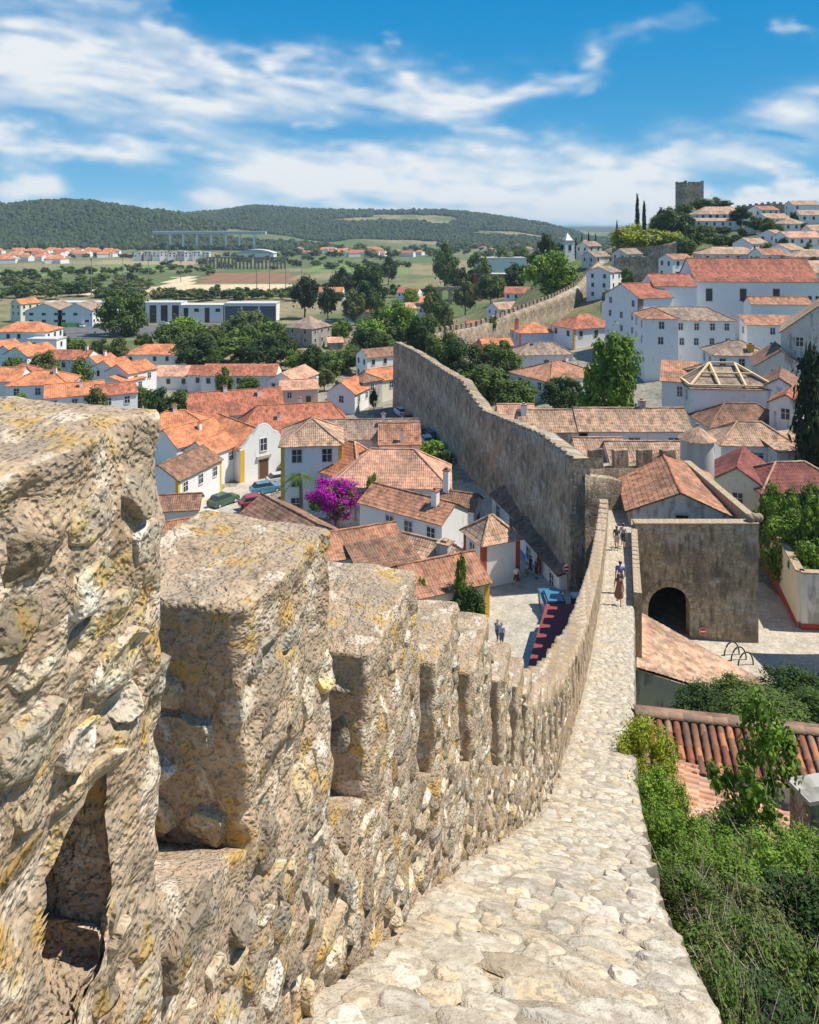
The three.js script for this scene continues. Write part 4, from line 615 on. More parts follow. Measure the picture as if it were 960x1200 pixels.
H({ label: 'orange hip roof house at the back of the church lane', px: 205, ey: 497, Z: 128, w: 11, d: 8, rot: 20, rise: 2.2, roof: 'hip', tile: 'orange', wall: 'white', chim: [[0, 0, 0.9, 0.6]] });
H({ label: 'mossy brown roof cottage with white dormer by the lower lane', px: 207, ey: 590, Z: 88, w: 5.5, d: 4, rot: 8, rise: 1.0, tile: 'dark', wall: 'cream', n: { F: 2 } });
H({ label: 'low brown roof shed next to the battlements with white end wall', px: 210, ey: 622, Z: 80, w: 5, d: 4, rot: 25, rise: 1.1, tile: 'brown', wall: 'white', n: { F: 0, R: 1 } });
// ---------------------------------------------------------------- houses at the far end of the curtain wall
H({ label: 'small white gabled house with orange roof at the end of the curtain wall', px: 409, ey: 456, Z: 152, w: 7, d: 6, rot: 68, rise: 2.0, tile: 'orange', wall: 'white', n: { L: 1 }, ridge: 0 });
H({ label: 'sunlit cream house with orange roof touching the curtain wall end', px: 448, ey: 441, Z: 160, w: 9, d: 6, rot: 40, rise: 1.8, tile: 'orange', wall: 'cream' });
H({ label: 'dark roofed annex left of the sunlit cream house', px: 428, ey: 444, Z: 156, w: 5, d: 5, rot: 40, rise: 1.2, roof: 'hip', tile: 'dark', wall: 'grey' });
H({ label: 'pale pink-white house with low brown roof above the curtain wall end', px: 445, ey: 415, Z: 190, w: 10, d: 6, rot: 30, rise: 1.6, tile: 'dark', wall: 'white' });
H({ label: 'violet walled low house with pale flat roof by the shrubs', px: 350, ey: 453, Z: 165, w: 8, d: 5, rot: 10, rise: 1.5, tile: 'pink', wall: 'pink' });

// ---------------------------------------------------------------- houses: left suburb
const TW = { orange: 'bright orange', red: 'rusty red', pink: 'pale orange', sand: 'pale tan', brown: 'brown' };
const sub = (px, ey, Z, w, d, rot, o = {}) => H({ px, ey, Z, w, d, rot, tile: 'orange', wall: 'white', rise: d * 0.24, label: `white suburban house with ${TW[o.tile || 'orange']} ${o.roof === 'hip' ? 'hipped' : o.roof === 'shed' ? 'lean-to' : 'gabled'} roof outside the walls`, group: `white suburban houses, ${TW[o.tile || 'orange']} ${o.roof || 'gable'} roofs`, ...o });
sub(33, 386, 210, 15, 9, -4, { label: 'long white villa with orange hip roof and balcony beside the trees', group: undefined, roof: 'hip' }); sub(55, 397, 203, 8, 5, -4, { roof: 'flat', label: 'plain white flat-topped block attached to the long villa', group: undefined });
sub(2, 408, 190, 7, 8, 66); sub(19, 412, 187, 7, 8, 66); sub(37, 413, 186, 9, 8, 66);
sub(84, 418, 184, 11, 7, -6, { tile: 'red', label: 'wide house with rusty red roof among the orange-roofed terrace', group: undefined, chim: [[0.7, 0, 1, 0.6]] }); sub(117, 424, 178, 6, 7, 62, { chim: [[0.3, 0.2, 1, 0.6]] }); sub(134, 429, 174, 6, 7, 62); sub(154, 433, 170, 8, 7, 62); sub(150, 444, 166, 6, 4, 62, { roof: 'shed', rise: 0.8 });
sub(8, 442, 152, 7, 8, 10); sub(52, 446, 148, 11, 8, 8, { roof: 'hip', chim: [[0.4, 0.2, 1, 0.6]] }); sub(88, 459, 142, 10, 7, 24, { chim: [[0.2, 0.4, 1.1, 0.5]] }); sub(135, 458, 144, 7, 6, 30, { tile: 'red' });
sub(25, 436, 160, 6, 7, 8, { roof: 'hip', tile: 'red' });
sub(187, 412, 218, 17, 9, 2, { roof: 'hip', label: 'broad white house with orange hip roof behind shrubs', group: undefined }); sub(226, 406, 226, 8, 8, 2, { roof: 'hip' });
sub(204, 437, 190, 11, 8, 0, { tile: 'pink', label: 'two-storey white house with balcony and pale orange roof', group: undefined }); sub(237, 436, 186, 5, 7, 0, { tile: 'red' });
sub(284, 436, 180, 17, 8, 0, { tile: 'red', label: 'long white row house with faded red roof beside the two-storey house', group: undefined }); sub(344, 441, 172, 11, 7, 70, { tile: 'pink', label: 'white house with gable end closing the long row', group: undefined });
H({ label: 'square blue-grey stone house with brown pyramid roof', px: 362, ey: 382, Z: 262, w: 11, d: 11, rot: -30, rise: 3.6, roof: 'hip', tile: 'grey', wall: 'stone', n: { F: 2, L: 2 } });
H({ label: 'low shed with reddish roof beside the square stone house', px: 393, ey: 400, Z: 258, w: 5, d: 6, rot: 10, rise: 1, roof: 'shed', tile: 'pink', wall: 'stone', win: 0 });
// sheds and shop units
for (const [px, w, k] of [[62, 15, 0], [98, 14, 1]]) H({ name: 'warehouse', cat: 'warehouse', label: k ? 'white gabled warehouse with pale roof nearer the round tree' : 'white gabled warehouse with pale roof and small dark windows', px, ey: 362, Z: 318, w: 16, d: w, rot: 90, rise: 3, tile: 'grey', wall: 'white', n: { L: 3 }, ww: 1.6, wh: 1.0 });
H({ name: 'warehouse', cat: 'warehouse', label: 'long low white warehouse roof behind the two gables', px: 95, ey: 354, Z: 345, w: 30, d: 9, rot: 0, roof: 'flat', wall: 'white', win: 0, slab: 'concrete' });
H({ label: 'small house with orange gable hidden in the shrubs by the warehouses', px: 30, ey: 355, Z: 330, w: 9, d: 7, rot: 60, rise: 2, tile: 'orange', wall: 'cream' });
for (const [px, ey, w, k] of [[190, 354, 19, 0], [240, 357, 18, 1], [296, 355, 22, 2]]) {
  H({ name: 'shop_unit', cat: 'shop', label: ['white flat-roofed shop unit with dark bays next to the round tree', 'white flat-roofed shop unit with small windows in the middle of the row', 'dark-fronted flat-roofed shop unit with white posts at the end of the row'][k], px, ey, Z: 330, w, d: 9, rot: 0, roof: 'flat', wall: 'white', win: 0 });
  const g = scene.children[scene.children.length - 1], n = k === 2 ? 3 : 4; g.children[0].geometry.computeBoundingBox(); const hh = g.children[0].geometry.boundingBox.max.y;
  for (let i = 0; i < n; i++) { const c = (i + 0.5) / n * w - w / 2, m = new MB(), ww = w / n * (k === 2 ? 0.46 : k === 0 ? 0.3 : 0.22), y1 = k === 1 && i % 2 ? hh - 1.2 : hh - 0.9, y0 = k === 1 && i % 2 ? hh - 2.6 : 0.4; m.box(c - ww, c + ww, y0, y1, 4.5, 4.56); m.build(k === 2 ? 'shutter_door' : 'shopfront', k === 2 ? M.metalDark : M.glass, g); }
}
// ---------------------------------------------------------------- houses inside the walls
H({ label: 'rosy tiled roof with curved wall just behind the curtain wall bend', px: 604, ey: 487, Z: 98, w: 4.5, d: 4.5, rot: 0, rise: 1.4, tile: 'pink', wall: 'oldwhite', n: { F: 0 } });
H({ label: 'low house with striped clay roof and white stub chimney behind the curtain wall', px: 645, ey: 498, Z: 88, w: 7.4, d: 5, rot: 0, rise: 1.7, tile: 'sand', wall: 'oldwhite', chim: [[-0.85, 0.2, 1, 0.6]], n: { F: 1 } });
H({ label: 'long white house with striped clay roof and dark window slits below the leafy tree', px: 737, ey: 497, Z: 88, w: 12.5, d: 5, rot: 0, rise: 1.8, tile: 'sand', wall: 'white', chim: [[0.25, -0.1, 1, 0.7]], chimWall: 'grey', n: { F: 3 }, ww: 1.2, wh: 0.7 });
H({ label: 'wide striped roof directly behind the broad merlons', px: 752, ey: 537, Z: 79, w: 7.5, d: 5.5, rot: 0, rise: 1.7, tile: 'sand', wall: 'oldwhite', win: 0, ov: 0.4 }); H({ label: 'lower striped roof in the shadow of the curtain wall corner', px: 700, ey: 530, Z: 81, w: 5, d: 5, rot: 0, rise: 1.5, tile: 'sand', wall: 'oldwhite', win: 0 });
H({ label: 'big brown-roofed house with blue shaded wall behind the dense trees', px: 652, ey: 437, Z: 142, w: 13, d: 11, rot: 32, rise: 2.2, roof: 'hip', tile: 'brown', wall: 'white', chim: [[0.3, 0.1, 0.9, 0.6]], n: { F: 0, L: 2 } });
H({ label: 'brown and grey roofed house next to the coral gable', px: 634, ey: 412, Z: 166, w: 12, d: 7, rot: 8, rise: 2.0, roof: 'hip', tile: 'grey', wall: 'white', chim: [[-0.3, 0.2, 0.8, 0.6]], n: { F: 1 } });
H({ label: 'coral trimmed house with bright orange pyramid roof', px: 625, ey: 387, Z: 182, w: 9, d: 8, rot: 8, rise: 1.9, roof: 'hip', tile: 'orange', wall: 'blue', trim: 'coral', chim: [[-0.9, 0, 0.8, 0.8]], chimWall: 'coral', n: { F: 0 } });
H({ label: 'red roofed shack left of the coral trimmed house', px: 580, ey: 403, Z: 172, w: 7, d: 5, rot: 12, rise: 1.3, tile: 'orange', wall: 'coral' });
H({ label: 'white house with yellow corner and brown hip roof by the far town wall', px: 684, ey: 381, Z: 178, w: 12, d: 9, rot: 24, rise: 2.6, roof: 'hip', tile: 'red', wall: 'white', trim: 'yellow', n: { F: 3, L: 2 }, ww: 1.0 });
H({ label: 'slender white house with brown roof beside the far town wall top', px: 708, ey: 318, Z: 240, w: 8, d: 8, rot: 50, rise: 1.6, tile: 'grey', wall: 'white' });
H({ label: 'white house fragment with tiled roof next to the church apse', px: 722, ey: 355, Z: 190, w: 5, d: 5, rot: 20, rise: 1.2, tile: 'brown', wall: 'white' });
H({ name: 'church', cat: 'church', label: 'large white parish church with long red tiled nave roof', px: 874, ey: 327, Z: 172, w: 26, d: 13, rot: -3, rise: 4.6, tile: 'church', wall: 'white', win: 0, gov: 0.2 });
{ const g = scene.children[scene.children.length - 1]; for (const x of [-10.2, -3, 4]) { addWindow(g, x, g.children[0].geometry.boundingBox ? 0 : 0, 6.5, 0, 1.3, 2.6, { frame: M.stoneTrim, far: true }); g.children[g.children.length - 1].position.y = (at(0, 327, 172).y - g.position.y) - 3.0; } for (let i = 0; i < 2; i++) addWindow(g, 11 + i * 1.6, (at(0, 327, 172).y - g.position.y) - 3.6, 6.5, 0, 0.8, 0.8, { far: true }); }
H({ name: 'church_chancel', cat: 'chancel', label: 'white chancel block with red shed roof, between nave and sacristy', px: 783, ey: 333, Z: 169, w: 9, d: 11, rot: -3, rise: 2.2, tile: 'church', wall: 'white', win: 0, gov: 0.1 });
H({ name: 'church_sacristy', cat: 'sacristy', label: 'white sacristy with red roof and brown stone corner at the church end', px: 748, ey: 346, Z: 165, w: 8.5, d: 12, rot: 20, rise: 2.6, tile: 'church', wall: 'white', sides: ['L'], n: { L: 3 }, st: 3, trim: undefined });
{ const g = scene.children[scene.children.length - 1], k = new MB(); k.box(-4.3, -3.2, 0, at(0, 346, 165).y - g.position.y - 0.1, 5.6, 6.06); k.build('stone_corner', M.mason, g); }
H({ label: 'two-storey white house with rambling brown roof below the church', px: 800, ey: 372, Z: 148, w: 17, d: 8, rot: -4, rise: 2.0, roof: 'hip', tile: 'grey', wall: 'white', n: { F: 6 }, ww: 0.8, st: 2 });
H({ label: 'white wing with brown hip roof at the lower end of the two-storey house', px: 768, ey: 370, Z: 145, w: 6, d: 9, rot: -4, rise: 1.4, roof: 'hip', tile: 'brown', wall: 'white', n: { F: 1, L: 2 }, st: 2 });
H({ label: 'long annex with narrow brown roof under the nave windows', px: 911, ey: 355, Z: 158, w: 12, d: 4, rot: -3, rise: 1.2, tile: 'brown', wall: 'white', win: 0 });
H({ label: 'lower annex with brown tile strip and single window', px: 900, ey: 379, Z: 150, w: 9.5, d: 4, rot: -3, rise: 1.4, tile: 'brown', wall: 'white', n: { F: 1 }, roof: 'shed' });
H({ label: 'small brown hip roof house with yellow chimney stack', px: 862, ey: 412, Z: 128, w: 9, d: 7, rot: -6, rise: 1.8, roof: 'hip', tile: 'grey', wall: 'white', chim: [[0.35, 0.7, 0.9, 0.9]], chimWall: 'yellow' });
H({ label: 'tall white house with roof timbers laid bare', px: 846, ey: 447, Z: 102, w: 10.5, d: 9, rot: -5, rise: 2.0, roof: 'hip', tile: 'grey', wall: 'white', n: { F: 0, L: 3 }, ww: 0.7, hipk: 0.8 });
{ // bare pale rafters over the old covering
  const g = scene.children[scene.children.length - 1], y = at(0, 447, 102).y - g.position.y, m = (a, b) => { const k = new MB(); k.bar(a, b, 0.24, 0.22); k.build('rafter', M.wood, g); }, A = V(-1.6, y + 2.5, 0), B = V(1.6, y + 2.5, 0), e = y + 0.35;
  m(A, B); for (const [x, z] of [[-5.2, 4.4], [-5.2, -4.4], [-1.6, 4.5], [-5.3, 0]]) m(A, V(x, e, z)); for (const [x, z] of [[5.2, 4.4], [5.2, -4.4], [1.6, 4.5], [5.3, 0]]) m(B, V(x, e, z)); m(V(-5.3, e, 4.45), V(5.3, e, 4.45)); m(V(-5.3, e, -4.45), V(-5.3, e, 4.45)); m(V(-3.2, y + 1.5, 2.1), V(3.2, y + 1.5, 2.1));
}
H({ label: 'narrow white wing with brown roof leaning on the tall house with bare timbers', px: 797, ey: 441, Z: 105, w: 4.5, d: 8, rot: -20, rise: 1.4, tile: 'brown', wall: 'white', n: { L: 4 }, ww: 0.6, roof: 'shed' });
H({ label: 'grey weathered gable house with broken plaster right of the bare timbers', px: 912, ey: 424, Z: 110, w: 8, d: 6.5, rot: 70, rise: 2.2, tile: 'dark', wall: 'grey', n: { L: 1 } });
H({ label: 'white house with dark roof stepping down the shaded lane', px: 915, ey: 448, Z: 100, w: 8, d: 4, rot: 62, rise: 1.2, tile: 'dark', wall: 'oldwhite' }); H({ label: 'white cottage with red roof corner beside the tall cypress', px: 925, ey: 468, Z: 92, w: 5, d: 3.5, rot: 55, rise: 1.0, tile: 'red', wall: 'oldwhite' });
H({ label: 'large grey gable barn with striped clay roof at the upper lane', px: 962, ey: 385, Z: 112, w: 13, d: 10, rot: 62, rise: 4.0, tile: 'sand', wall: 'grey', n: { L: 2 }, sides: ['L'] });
H({ label: 'wide dark shaded roof below the tall house with bare timbers', px: 868, ey: 492, Z: 95, w: 10, d: 6, rot: 0, rise: 2.0, roof: 'hip', tile: 'dark', wall: 'oldwhite', win: 0 });
H({ label: 'white cottage with striped clay roof behind the round turret', px: 878, ey: 513, Z: 88, w: 8.2, d: 5.5, rot: -3, rise: 1.8, roof: 'hip', tile: 'sand', wall: 'white', n: { F: 1 }, ww: 1.1, wh: 0.6 });
H({ label: 'small cottage with ochre tiled roof beside the tall cypress foot', px: 920, ey: 521, Z: 86, w: 5, d: 4, rot: 14, rise: 0.9, roof: 'shed', tile: 'sand', wall: 'oldwhite', n: { F: 1 } });
H({ label: 'white corner house with clay roof at the garden trees', px: 965, ey: 524, Z: 84, w: 5, d: 5, rot: 20, rise: 1.2, roof: 'hip', tile: 'sand', wall: 'white' });
H({ label: 'cream house with maroon tiled roof and dark red corner', px: 868, ey: 556, Z: 78, w: 8, d: 5.5, rot: 62, rise: 1.8, tile: 'maroon', wall: 'cream', trim: 'red', n: { F: 0, L: 1 } });
H({ label: 'maroon and white striped roof wing beside the garden trees', px: 926, ey: 563, Z: 76, w: 9, d: 6, rot: 4, rise: 1.8, roof: 'hip', tile: 'maroon', wall: 'cream', trim: 'red', cap: 'sand', n: { F: 2 } });
{ // round turret
  const p = at(817, 541, 75), g = thing('round_turret', 'round grey-white turret with conical tile roof behind the chapel', 'turret', V(p.x, p.y - 7, p.z)); const r = 1.55;
  mesh('wall', new THREE.LatheGeometry([[r * 1.05, 0], [r, 9.3], [r, 9.3]].map(([a, b]) => new THREE.Vector2(a, b)), 28), P.grey, g);
  const geo = gridGeo(97, 6, (i, j) => { const a = i / 96 * 2 * Math.PI, rr = (r + 0.25) * (1 - j / 5 * 0.98), w = 0.04 * Math.abs(Math.cos(i / 96 * Math.PI * 24)); return { p: V(Math.cos(a) * rr, 9.25 + (1 - rr / (r + 0.25)) * 1.3 + w, -Math.sin(a) * rr), uv: [i * 0.1, j * 0.35] }; }); const rf = mesh('roof', geo, T.sand, g); const u = new MB(); u.box(-0.12, 0.12, 10.5, 10.75, -0.12, 0.12); u.build('finial', T.sand, rf);
}
// upper hill
H({ label: 'large white villa with balconies below the castle keep', px: 842, ey: 251, Z: 325, w: 22, d: 10, rot: 6, rise: 3.2, roof: 'hip', tile: 'sand', wall: 'white', ww: 1.2, wh: 1.6 }); H({ label: 'low white terrace wing in front of the hilltop villa', px: 838, ey: 259, Z: 312, w: 20, d: 6, rot: 6, rise: 1.2, roof: 'shed', tile: 'sand', wall: 'white' });
H({ label: 'white gabled house on the slope under the hilltop villa', px: 884, ey: 268, Z: 300, w: 12, d: 8, rot: 65, rise: 3, tile: 'sand', wall: 'white' });
H({ label: 'long pale tiled roof house above the church nave', px: 853, ey: 297, Z: 235, w: 18, d: 9, rot: -4, rise: 2.0, roof: 'hip', tile: 'sand', wall: 'oldwhite' });
const up = (px, ey, Z, w, d, rot, o = {}) => H({ px, ey, Z, w, d, rot, tile: 'sand', wall: 'white', rise: d * 0.24, label: `white hillside house with ${TW[o.tile || 'sand']} ${o.roof === 'hip' ? 'hipped' : 'gabled'} roof below the castle wall`, group: `white hillside houses, ${TW[o.tile || 'sand']} ${o.roof || 'gable'} roofs`, ...o });
up(905, 256, 300, 12, 8, 20); up(925, 262, 288, 10, 8, 10, { roof: 'hip' }); up(950, 252, 300, 10, 8, -10); up(905, 275, 268, 11, 7, 50); up(935, 278, 255, 13, 8, 10, { tile: 'pink' }); up(962, 270, 262, 10, 8, 0); up(920, 292, 232, 10, 7, 40); up(950, 300, 218, 12, 8, -8, { roof: 'hip' }); up(900, 298, 225, 8, 7, 10, { tile: 'brown' }); up(965, 315, 200, 12, 9, -6, { n: { F: 3 } }); up(935, 318, 196, 8, 8, -6); up(895, 246, 325, 10, 7, 20, { tile: 'brown' }); up(940, 240, 318, 11, 7, 0); up(880, 285, 250, 9, 7, 30); up(965, 290, 235, 9, 7, 60);
H({ label: 'white house peeping out below the dark bastion wall', px: 792, ey: 303, Z: 215, w: 7, d: 6, rot: 20, rise: 1.3, tile: 'brown', wall: 'white' });
for (const [px, ey, Z, w] of [[700, 300, 285, 9], [735, 297, 275, 8], [690, 288, 305, 7]]) H({ label: 'old pale house with brown roof near the bell tower', group: 'old pale houses near the bell tower', px, ey, Z, w, d: 7, rot: 30, rise: 1.8, tile: 'grey', wall: 'oldwhite' });
{ // bell tower
  const p = at(665, 292, 300), g = thing('bell_tower', 'small white bell tower rising behind the big light green tree', 'bell tower', V(p.x, p.y - 9, p.z), 0.3), k = new MB(); k.box(-2, 2, 0, 12, -2, 2); k.build('tower_body', P.white, g); const c = new MB(); c.box(-2.2, 2.2, 12.003, 12.5, -2.2, 2.2); c.build('cornice', M.stoneTrim, g); const d = new MB(); const a = V(0, 15.5, 0); for (const [i, j] of [[-1, 1], [1, 1], [1, -1], [-1, -1]].map((q, n, l) => [q, l[(n + 1) % 4]])) d.tri(V(i[0] * 1.6, 12.503, i[1] * 1.6), V(j[0] * 1.6, 12.503, j[1] * 1.6), a); d.build('spire', P.white, g); for (const [x, z, t] of [[0, 2, 0], [-2, 0, -Math.PI / 2]]) addWindow(g, x, 9.6, z, t, 1.2, 2.0, { far: true, frame: M.stoneTrim });
}
// outside, beyond the far wall
for (const [px, ey, Z, w, t, k] of [[425, 334, 330, 14, 'orange', 0], [478, 330, 340, 12, 'pink', 0], [500, 322, 370, 10, 'orange', 0], [388, 328, 420, 14, 'orange', 0], [530, 352, 260, 12, 'red', 1], [565, 352, 268, 11, 'red', 1], [480, 315, 420, 12, 'red', 0], [590, 346, 290, 10, 'sand', 1], [610, 338, 300, 12, 'red', 1]]) H({ label: k ? 'white house with red roof just outside the far town wall' : 'white house with orange roof among trees on the plain', group: k ? 'white houses outside the far town wall' : 'white houses among trees on the plain', px, ey, Z, w, d: 8, rot: (px * 37) % 60 - 20, rise: 2.2, tile: t, wall: 'white', st: 2, hh: 5.2 });
H({ name: 'warehouse', cat: 'warehouse', label: 'long low white hall beyond the light green tree', px: 585, ey: 302, Z: 520, w: 34, d: 14, rot: 5, roof: 'flat', wall: 'white', win: 0 }); H({ name: 'warehouse', cat: 'warehouse', label: 'low shed with red-brown side walls beside the aqueduct', px: 578, ey: 321, Z: 420, w: 22, d: 10, rot: 0, roof: 'flat', wall: 'red', win: 0 });
{ // far-off town: small houses, each its own
  const R = rng(31), N = [[-10, 75, 295, 309, 40], [70, 135, 295, 302, 24], [350, 450, 293, 300, 16], [560, 700, 283, 296, 22], [600, 690, 276, 283, 6], [270, 330, 244, 248, 5], [380, 500, 298, 301, 8]];
  for (const [x0, x1, y0, y1, n] of N) for (let i = 0; i < n; i++) {
    const px = lerp(x0, x1, (i + R()) / n), py = lerp(y0, y1, R()); let Z = 40 * F / (py - HY); Z = clamp(Z, 700, 1500); if (y1 < 260) Z = 2560; if (y1 < 285 && y1 > 260) Z = 1900;
    H({ label: Z > 2000 ? 'tiny house on the crest of the wooded hill' : px < 140 ? 'small white and orange house in the far suburb at the hill foot' : 'small pale house in the far valley settlement', group: Z > 2000 ? 'houses on the hill crest' : px < 140 ? 'far suburb at the hill foot' : 'far valley settlement', px, ey: HY, Z, w: 10 + 9 * R(), d: 8 + 3 * R(), rot: R() * 60 - 30, tile: R() < 0.7 ? 'orange' : 'red', wall: 'white', rise: 2.6, win: 0, roof: R() < 0.6 ? 'gable' : 'hip', hh: 5 });
  }
}
for (let i = 0; i < 9; i++) { const px = 163 + i * 9.6 + (i % 3), Z = 880; H({ name: 'apartment_block', cat: 'building', label: 'white flat-roofed apartment block at the foot of the wooded hill', group: 'white apartment blocks at the hill foot', px, ey: 295.5 - (i % 2), Z, w: 8.6, d: 10, rot: (i * 13) % 20, roof: 'flat', wall: i % 4 === 1 ? 'greyslab' : 'white', n: { F: 2 }, ww: 1.6, wh: 1.4, st: 2 }); }

// ---------------------------------------------------------------- trees and shrubs
function leafCloud(seed, n, size, o = {}) { // unit crown: leaf faces gathered in clumps, gaps between them
  const R = rng(seed), clumps = [], pos = [], nor = [], col = []; const nc = o.clumps || 22, asp = o.asp || 1.5;
  const rs = () => { let x, y, z, l; do { x = R() * 2 - 1; y = R() * 2 - 1; z = R() * 2 - 1; l = x * x + y * y + z * z; } while (l > 1 || l < 0.01); return V(x, y, z); };
  for (let i = 0; i < nc; i++) { const d = rs().normalize(), r = (o.cr || 0.34) * (0.6 + 0.7 * R()), k = (0.35 + 0.65 * Math.pow(R(), 0.5)) * (1 - r * 0.8); clumps.push([d.multiplyScalar(k), r, 0.8 + 0.4 * R()]); if (o.flatBottom && d.y < -0.35) d.y = -0.35 - 0.2 * R(); }
  if (o.shape) clumps.forEach(c => o.shape(c, R));
  for (let i = 0; i < n; i++) {
    const [c, r, tone] = clumps[Math.floor(R() * nc)], d = rs(), l = d.length(), fly = R() < (o.loose || 0.06); d.multiplyScalar(r * (fly ? 1.1 + 0.9 * R() : 0.5 + 0.55 * R()) / l * Math.pow(l, 0.35)); const p = c.clone().add(d);
    const nn = d.clone().normalize().add(rs().multiplyScalar(0.9)).add(V(0, 0.35, 0)).normalize(), t = V().crossVectors(nn, rs()).normalize(), b = V().crossVectors(nn, t), s = size * (0.6 + 0.8 * R()), sl = s * asp;
    const q = [p.clone().addScaledVector(t, -sl / 2), p.clone().addScaledVector(b, s / 2).addScaledVector(nn, -s * 0.12), p.clone().addScaledVector(t, sl / 2), p.clone().addScaledVector(b, -s / 2).addScaledVector(nn, -s * 0.12)], k = tone * (0.7 + 0.6 * R()), y = 1 + (R() - 0.4) * 0.35, f = [k * y, k, k * 0.9];
    for (const m of [0, 2, 1, 0, 3, 2]) { pos.push(q[m].x, q[m].y, q[m].z); nor.push(nn.x, nn.y, nn.z); col.push(...f); }
  }
  const g = new THREE.BufferGeometry(); g.setAttribute('position', new THREE.Float32BufferAttribute(pos, 3)); g.setAttribute('normal', new THREE.Float32BufferAttribute(nor, 3)); g.setAttribute('color', new THREE.Float32BufferAttribute(col, 3)); return g;
}
const crowns = { far: [1, 2, 3].map(i => leafCloud(600 + i, 900, 0.16, { clumps: 16 })), mid: [1, 2, 3, 4].map(i => leafCloud(620 + i, 4200, 0.085, { clumps: 30, cr: 0.3 })), near: [1, 2, 3].map(i => leafCloud(640 + i, 9000, 0.058, { clumps: 40, cr: 0.27, asp: 1.8 })), bush: [1, 2].map(i => leafCloud(650 + i, 1600, 0.13, { clumps: 18, cr: 0.4 })) };
const spire = (c, R) => { const t = R() * 2 - 1, a = R() * 6.28, w = 0.62 * Math.pow(1 - Math.abs(t) * 0.98, 0.55) * (t > 0 ? 1 - t * 0.35 : 1); c[0].set(Math.cos(a) * w * 0.6, t * 0.9, Math.sin(a) * w * 0.6); c[1] = 0.12 + w * 0.36; };
crowns.spire = [1, 2].map(i => leafCloud(660 + i, 3200, 0.07, { clumps: 44, shape: spire, asp: 2.2 })); crowns.farSpire = [leafCloud(670, 900, 0.13, { clumps: 30, shape: spire, asp: 2.2 })];
const trunkGeo = (() => { const R = rng(88), gs = [tube([V(0, 0, 0), V(0.02, 0.4, 0), V(0, 1, 0.02)], 0.06, 0.045, 7)]; for (let i = 0; i < 5; i++) { const a = i * 1.3 + R(), r = 0.35 + 0.2 * R(); gs.push(tube([V(0, 0.7 + 0.06 * i, 0), V(Math.cos(a) * r * 0.5, 1.05 + 0.05 * i, Math.sin(a) * r * 0.5), V(Math.cos(a) * r, 1.35 + 0.1 * R(), Math.sin(a) * r)], 0.03, 0.01, 5)); } return flatG(gs); })();
let tseed = 1;
const toneWord = { light: 'light green', lime: 'yellow-green', mid: 'mid-green', dark: 'dark green', olive: 'olive', cypress: 'blackish green', vivid: 'bright green' };
function tree(px, py, wpx, hpx, Z, mat, kind, label, group, o = {}) {
  if (group && mat !== 'cypress' && mat !== 'lime') { label += `, ${toneWord[mat]} foliage`; group += `, ${toneWord[mat]}`; }
  // crown centre and size as seen at its depth; stands on the land
  const c = at(px, py, Z), w = wpx * Z / F; let h = hpx * Z / F; const by = Math.min(gy(c.x, c.z), c.y - h * 0.42); { const gap = c.y - h / 2 - by, want = h * (o.lift ?? 0.12); if (gap > want) { const top = c.y + h / 2, ext = Math.min(gap - want, h * 0.9); h += ext; c.y = top - h / 2; } }
  const k = tseed++, set = crowns[kind], g = thing(o.name || 'tree', label, o.cat || 'tree', V(c.x, by, c.z), 0, group);
  const stem = Math.max(0.3, c.y - h * 0.25 - by), t = mesh('trunk', trunkGeo, M.bark, g); const tw = Math.min(stem, w) * 0.9 + 0.4; t.scale.set(Math.min(w * 0.75, tw), Math.min(stem, (c.y + h * 0.3 - by) / 1.4), Math.min(w * 0.75, tw)); t.position.y = -0.15;
  const m = mesh(o.crownName || 'crown', set[k % set.length], Lf[mat], g); m.position.y = c.y - by; m.scale.set(w / 2 * 1.08, h / 2 * 1.08, w / 2 * 1.08); m.rotation.y = k * 1.7; return g;
}
const TR = (l, px, py, w, h, Z, mat, kind = 'mid', o) => tree(px, py, w, h, Z, mat, kind, l, undefined, o);
TR('big round green tree beside the car park and warehouses', 145, 368, 60, 62, 285, 'mid', 'near'); TR('big light green tree beside the far town wall', 643, 318, 66, 58, 262, 'light', 'near'); TR('leafy bright green tree between the brown-roofed house and the church', 716, 434, 78, 92, 104, 'vivid', 'near');
TR('round light green tree left of the curtain wall end', 466, 374, 52, 46, 255, 'light', 'near'); TR('tall open-crowned dark tree behind the parked cars', 428, 336, 54, 66, 335, 'dark', 'near'); TR('dark dense tree near the square stone house', 357, 342, 36, 48, 340, 'cypress', 'mid'); TR('slim tree with pale crown next to the dark dense tree', 384, 350, 24, 34, 330, 'dark'); TR('domed green tree standing on the far plain by the aqueduct', 521, 301, 38, 34, 480, 'mid', 'mid');
for (const [px, py, w, h, Z, m, k] of [[493, 394, 44, 48, 168, 'dark', 'near'], [520, 408, 50, 46, 163, 'mid', 'near'], [545, 420, 58, 54, 156, 'dark', 'near'], [588, 425, 58, 50, 152, 'mid', 'near'], [570, 448, 60, 46, 142, 'mid', 'near'], [607, 462, 56, 40, 132, 'mid', 'near'], [658, 465, 52, 46, 122, 'dark', 'near']]) tree(px, py, w, h, Z, m, k, 'dense tree in the clump behind the curtain wall', 'dense trees behind the curtain wall');
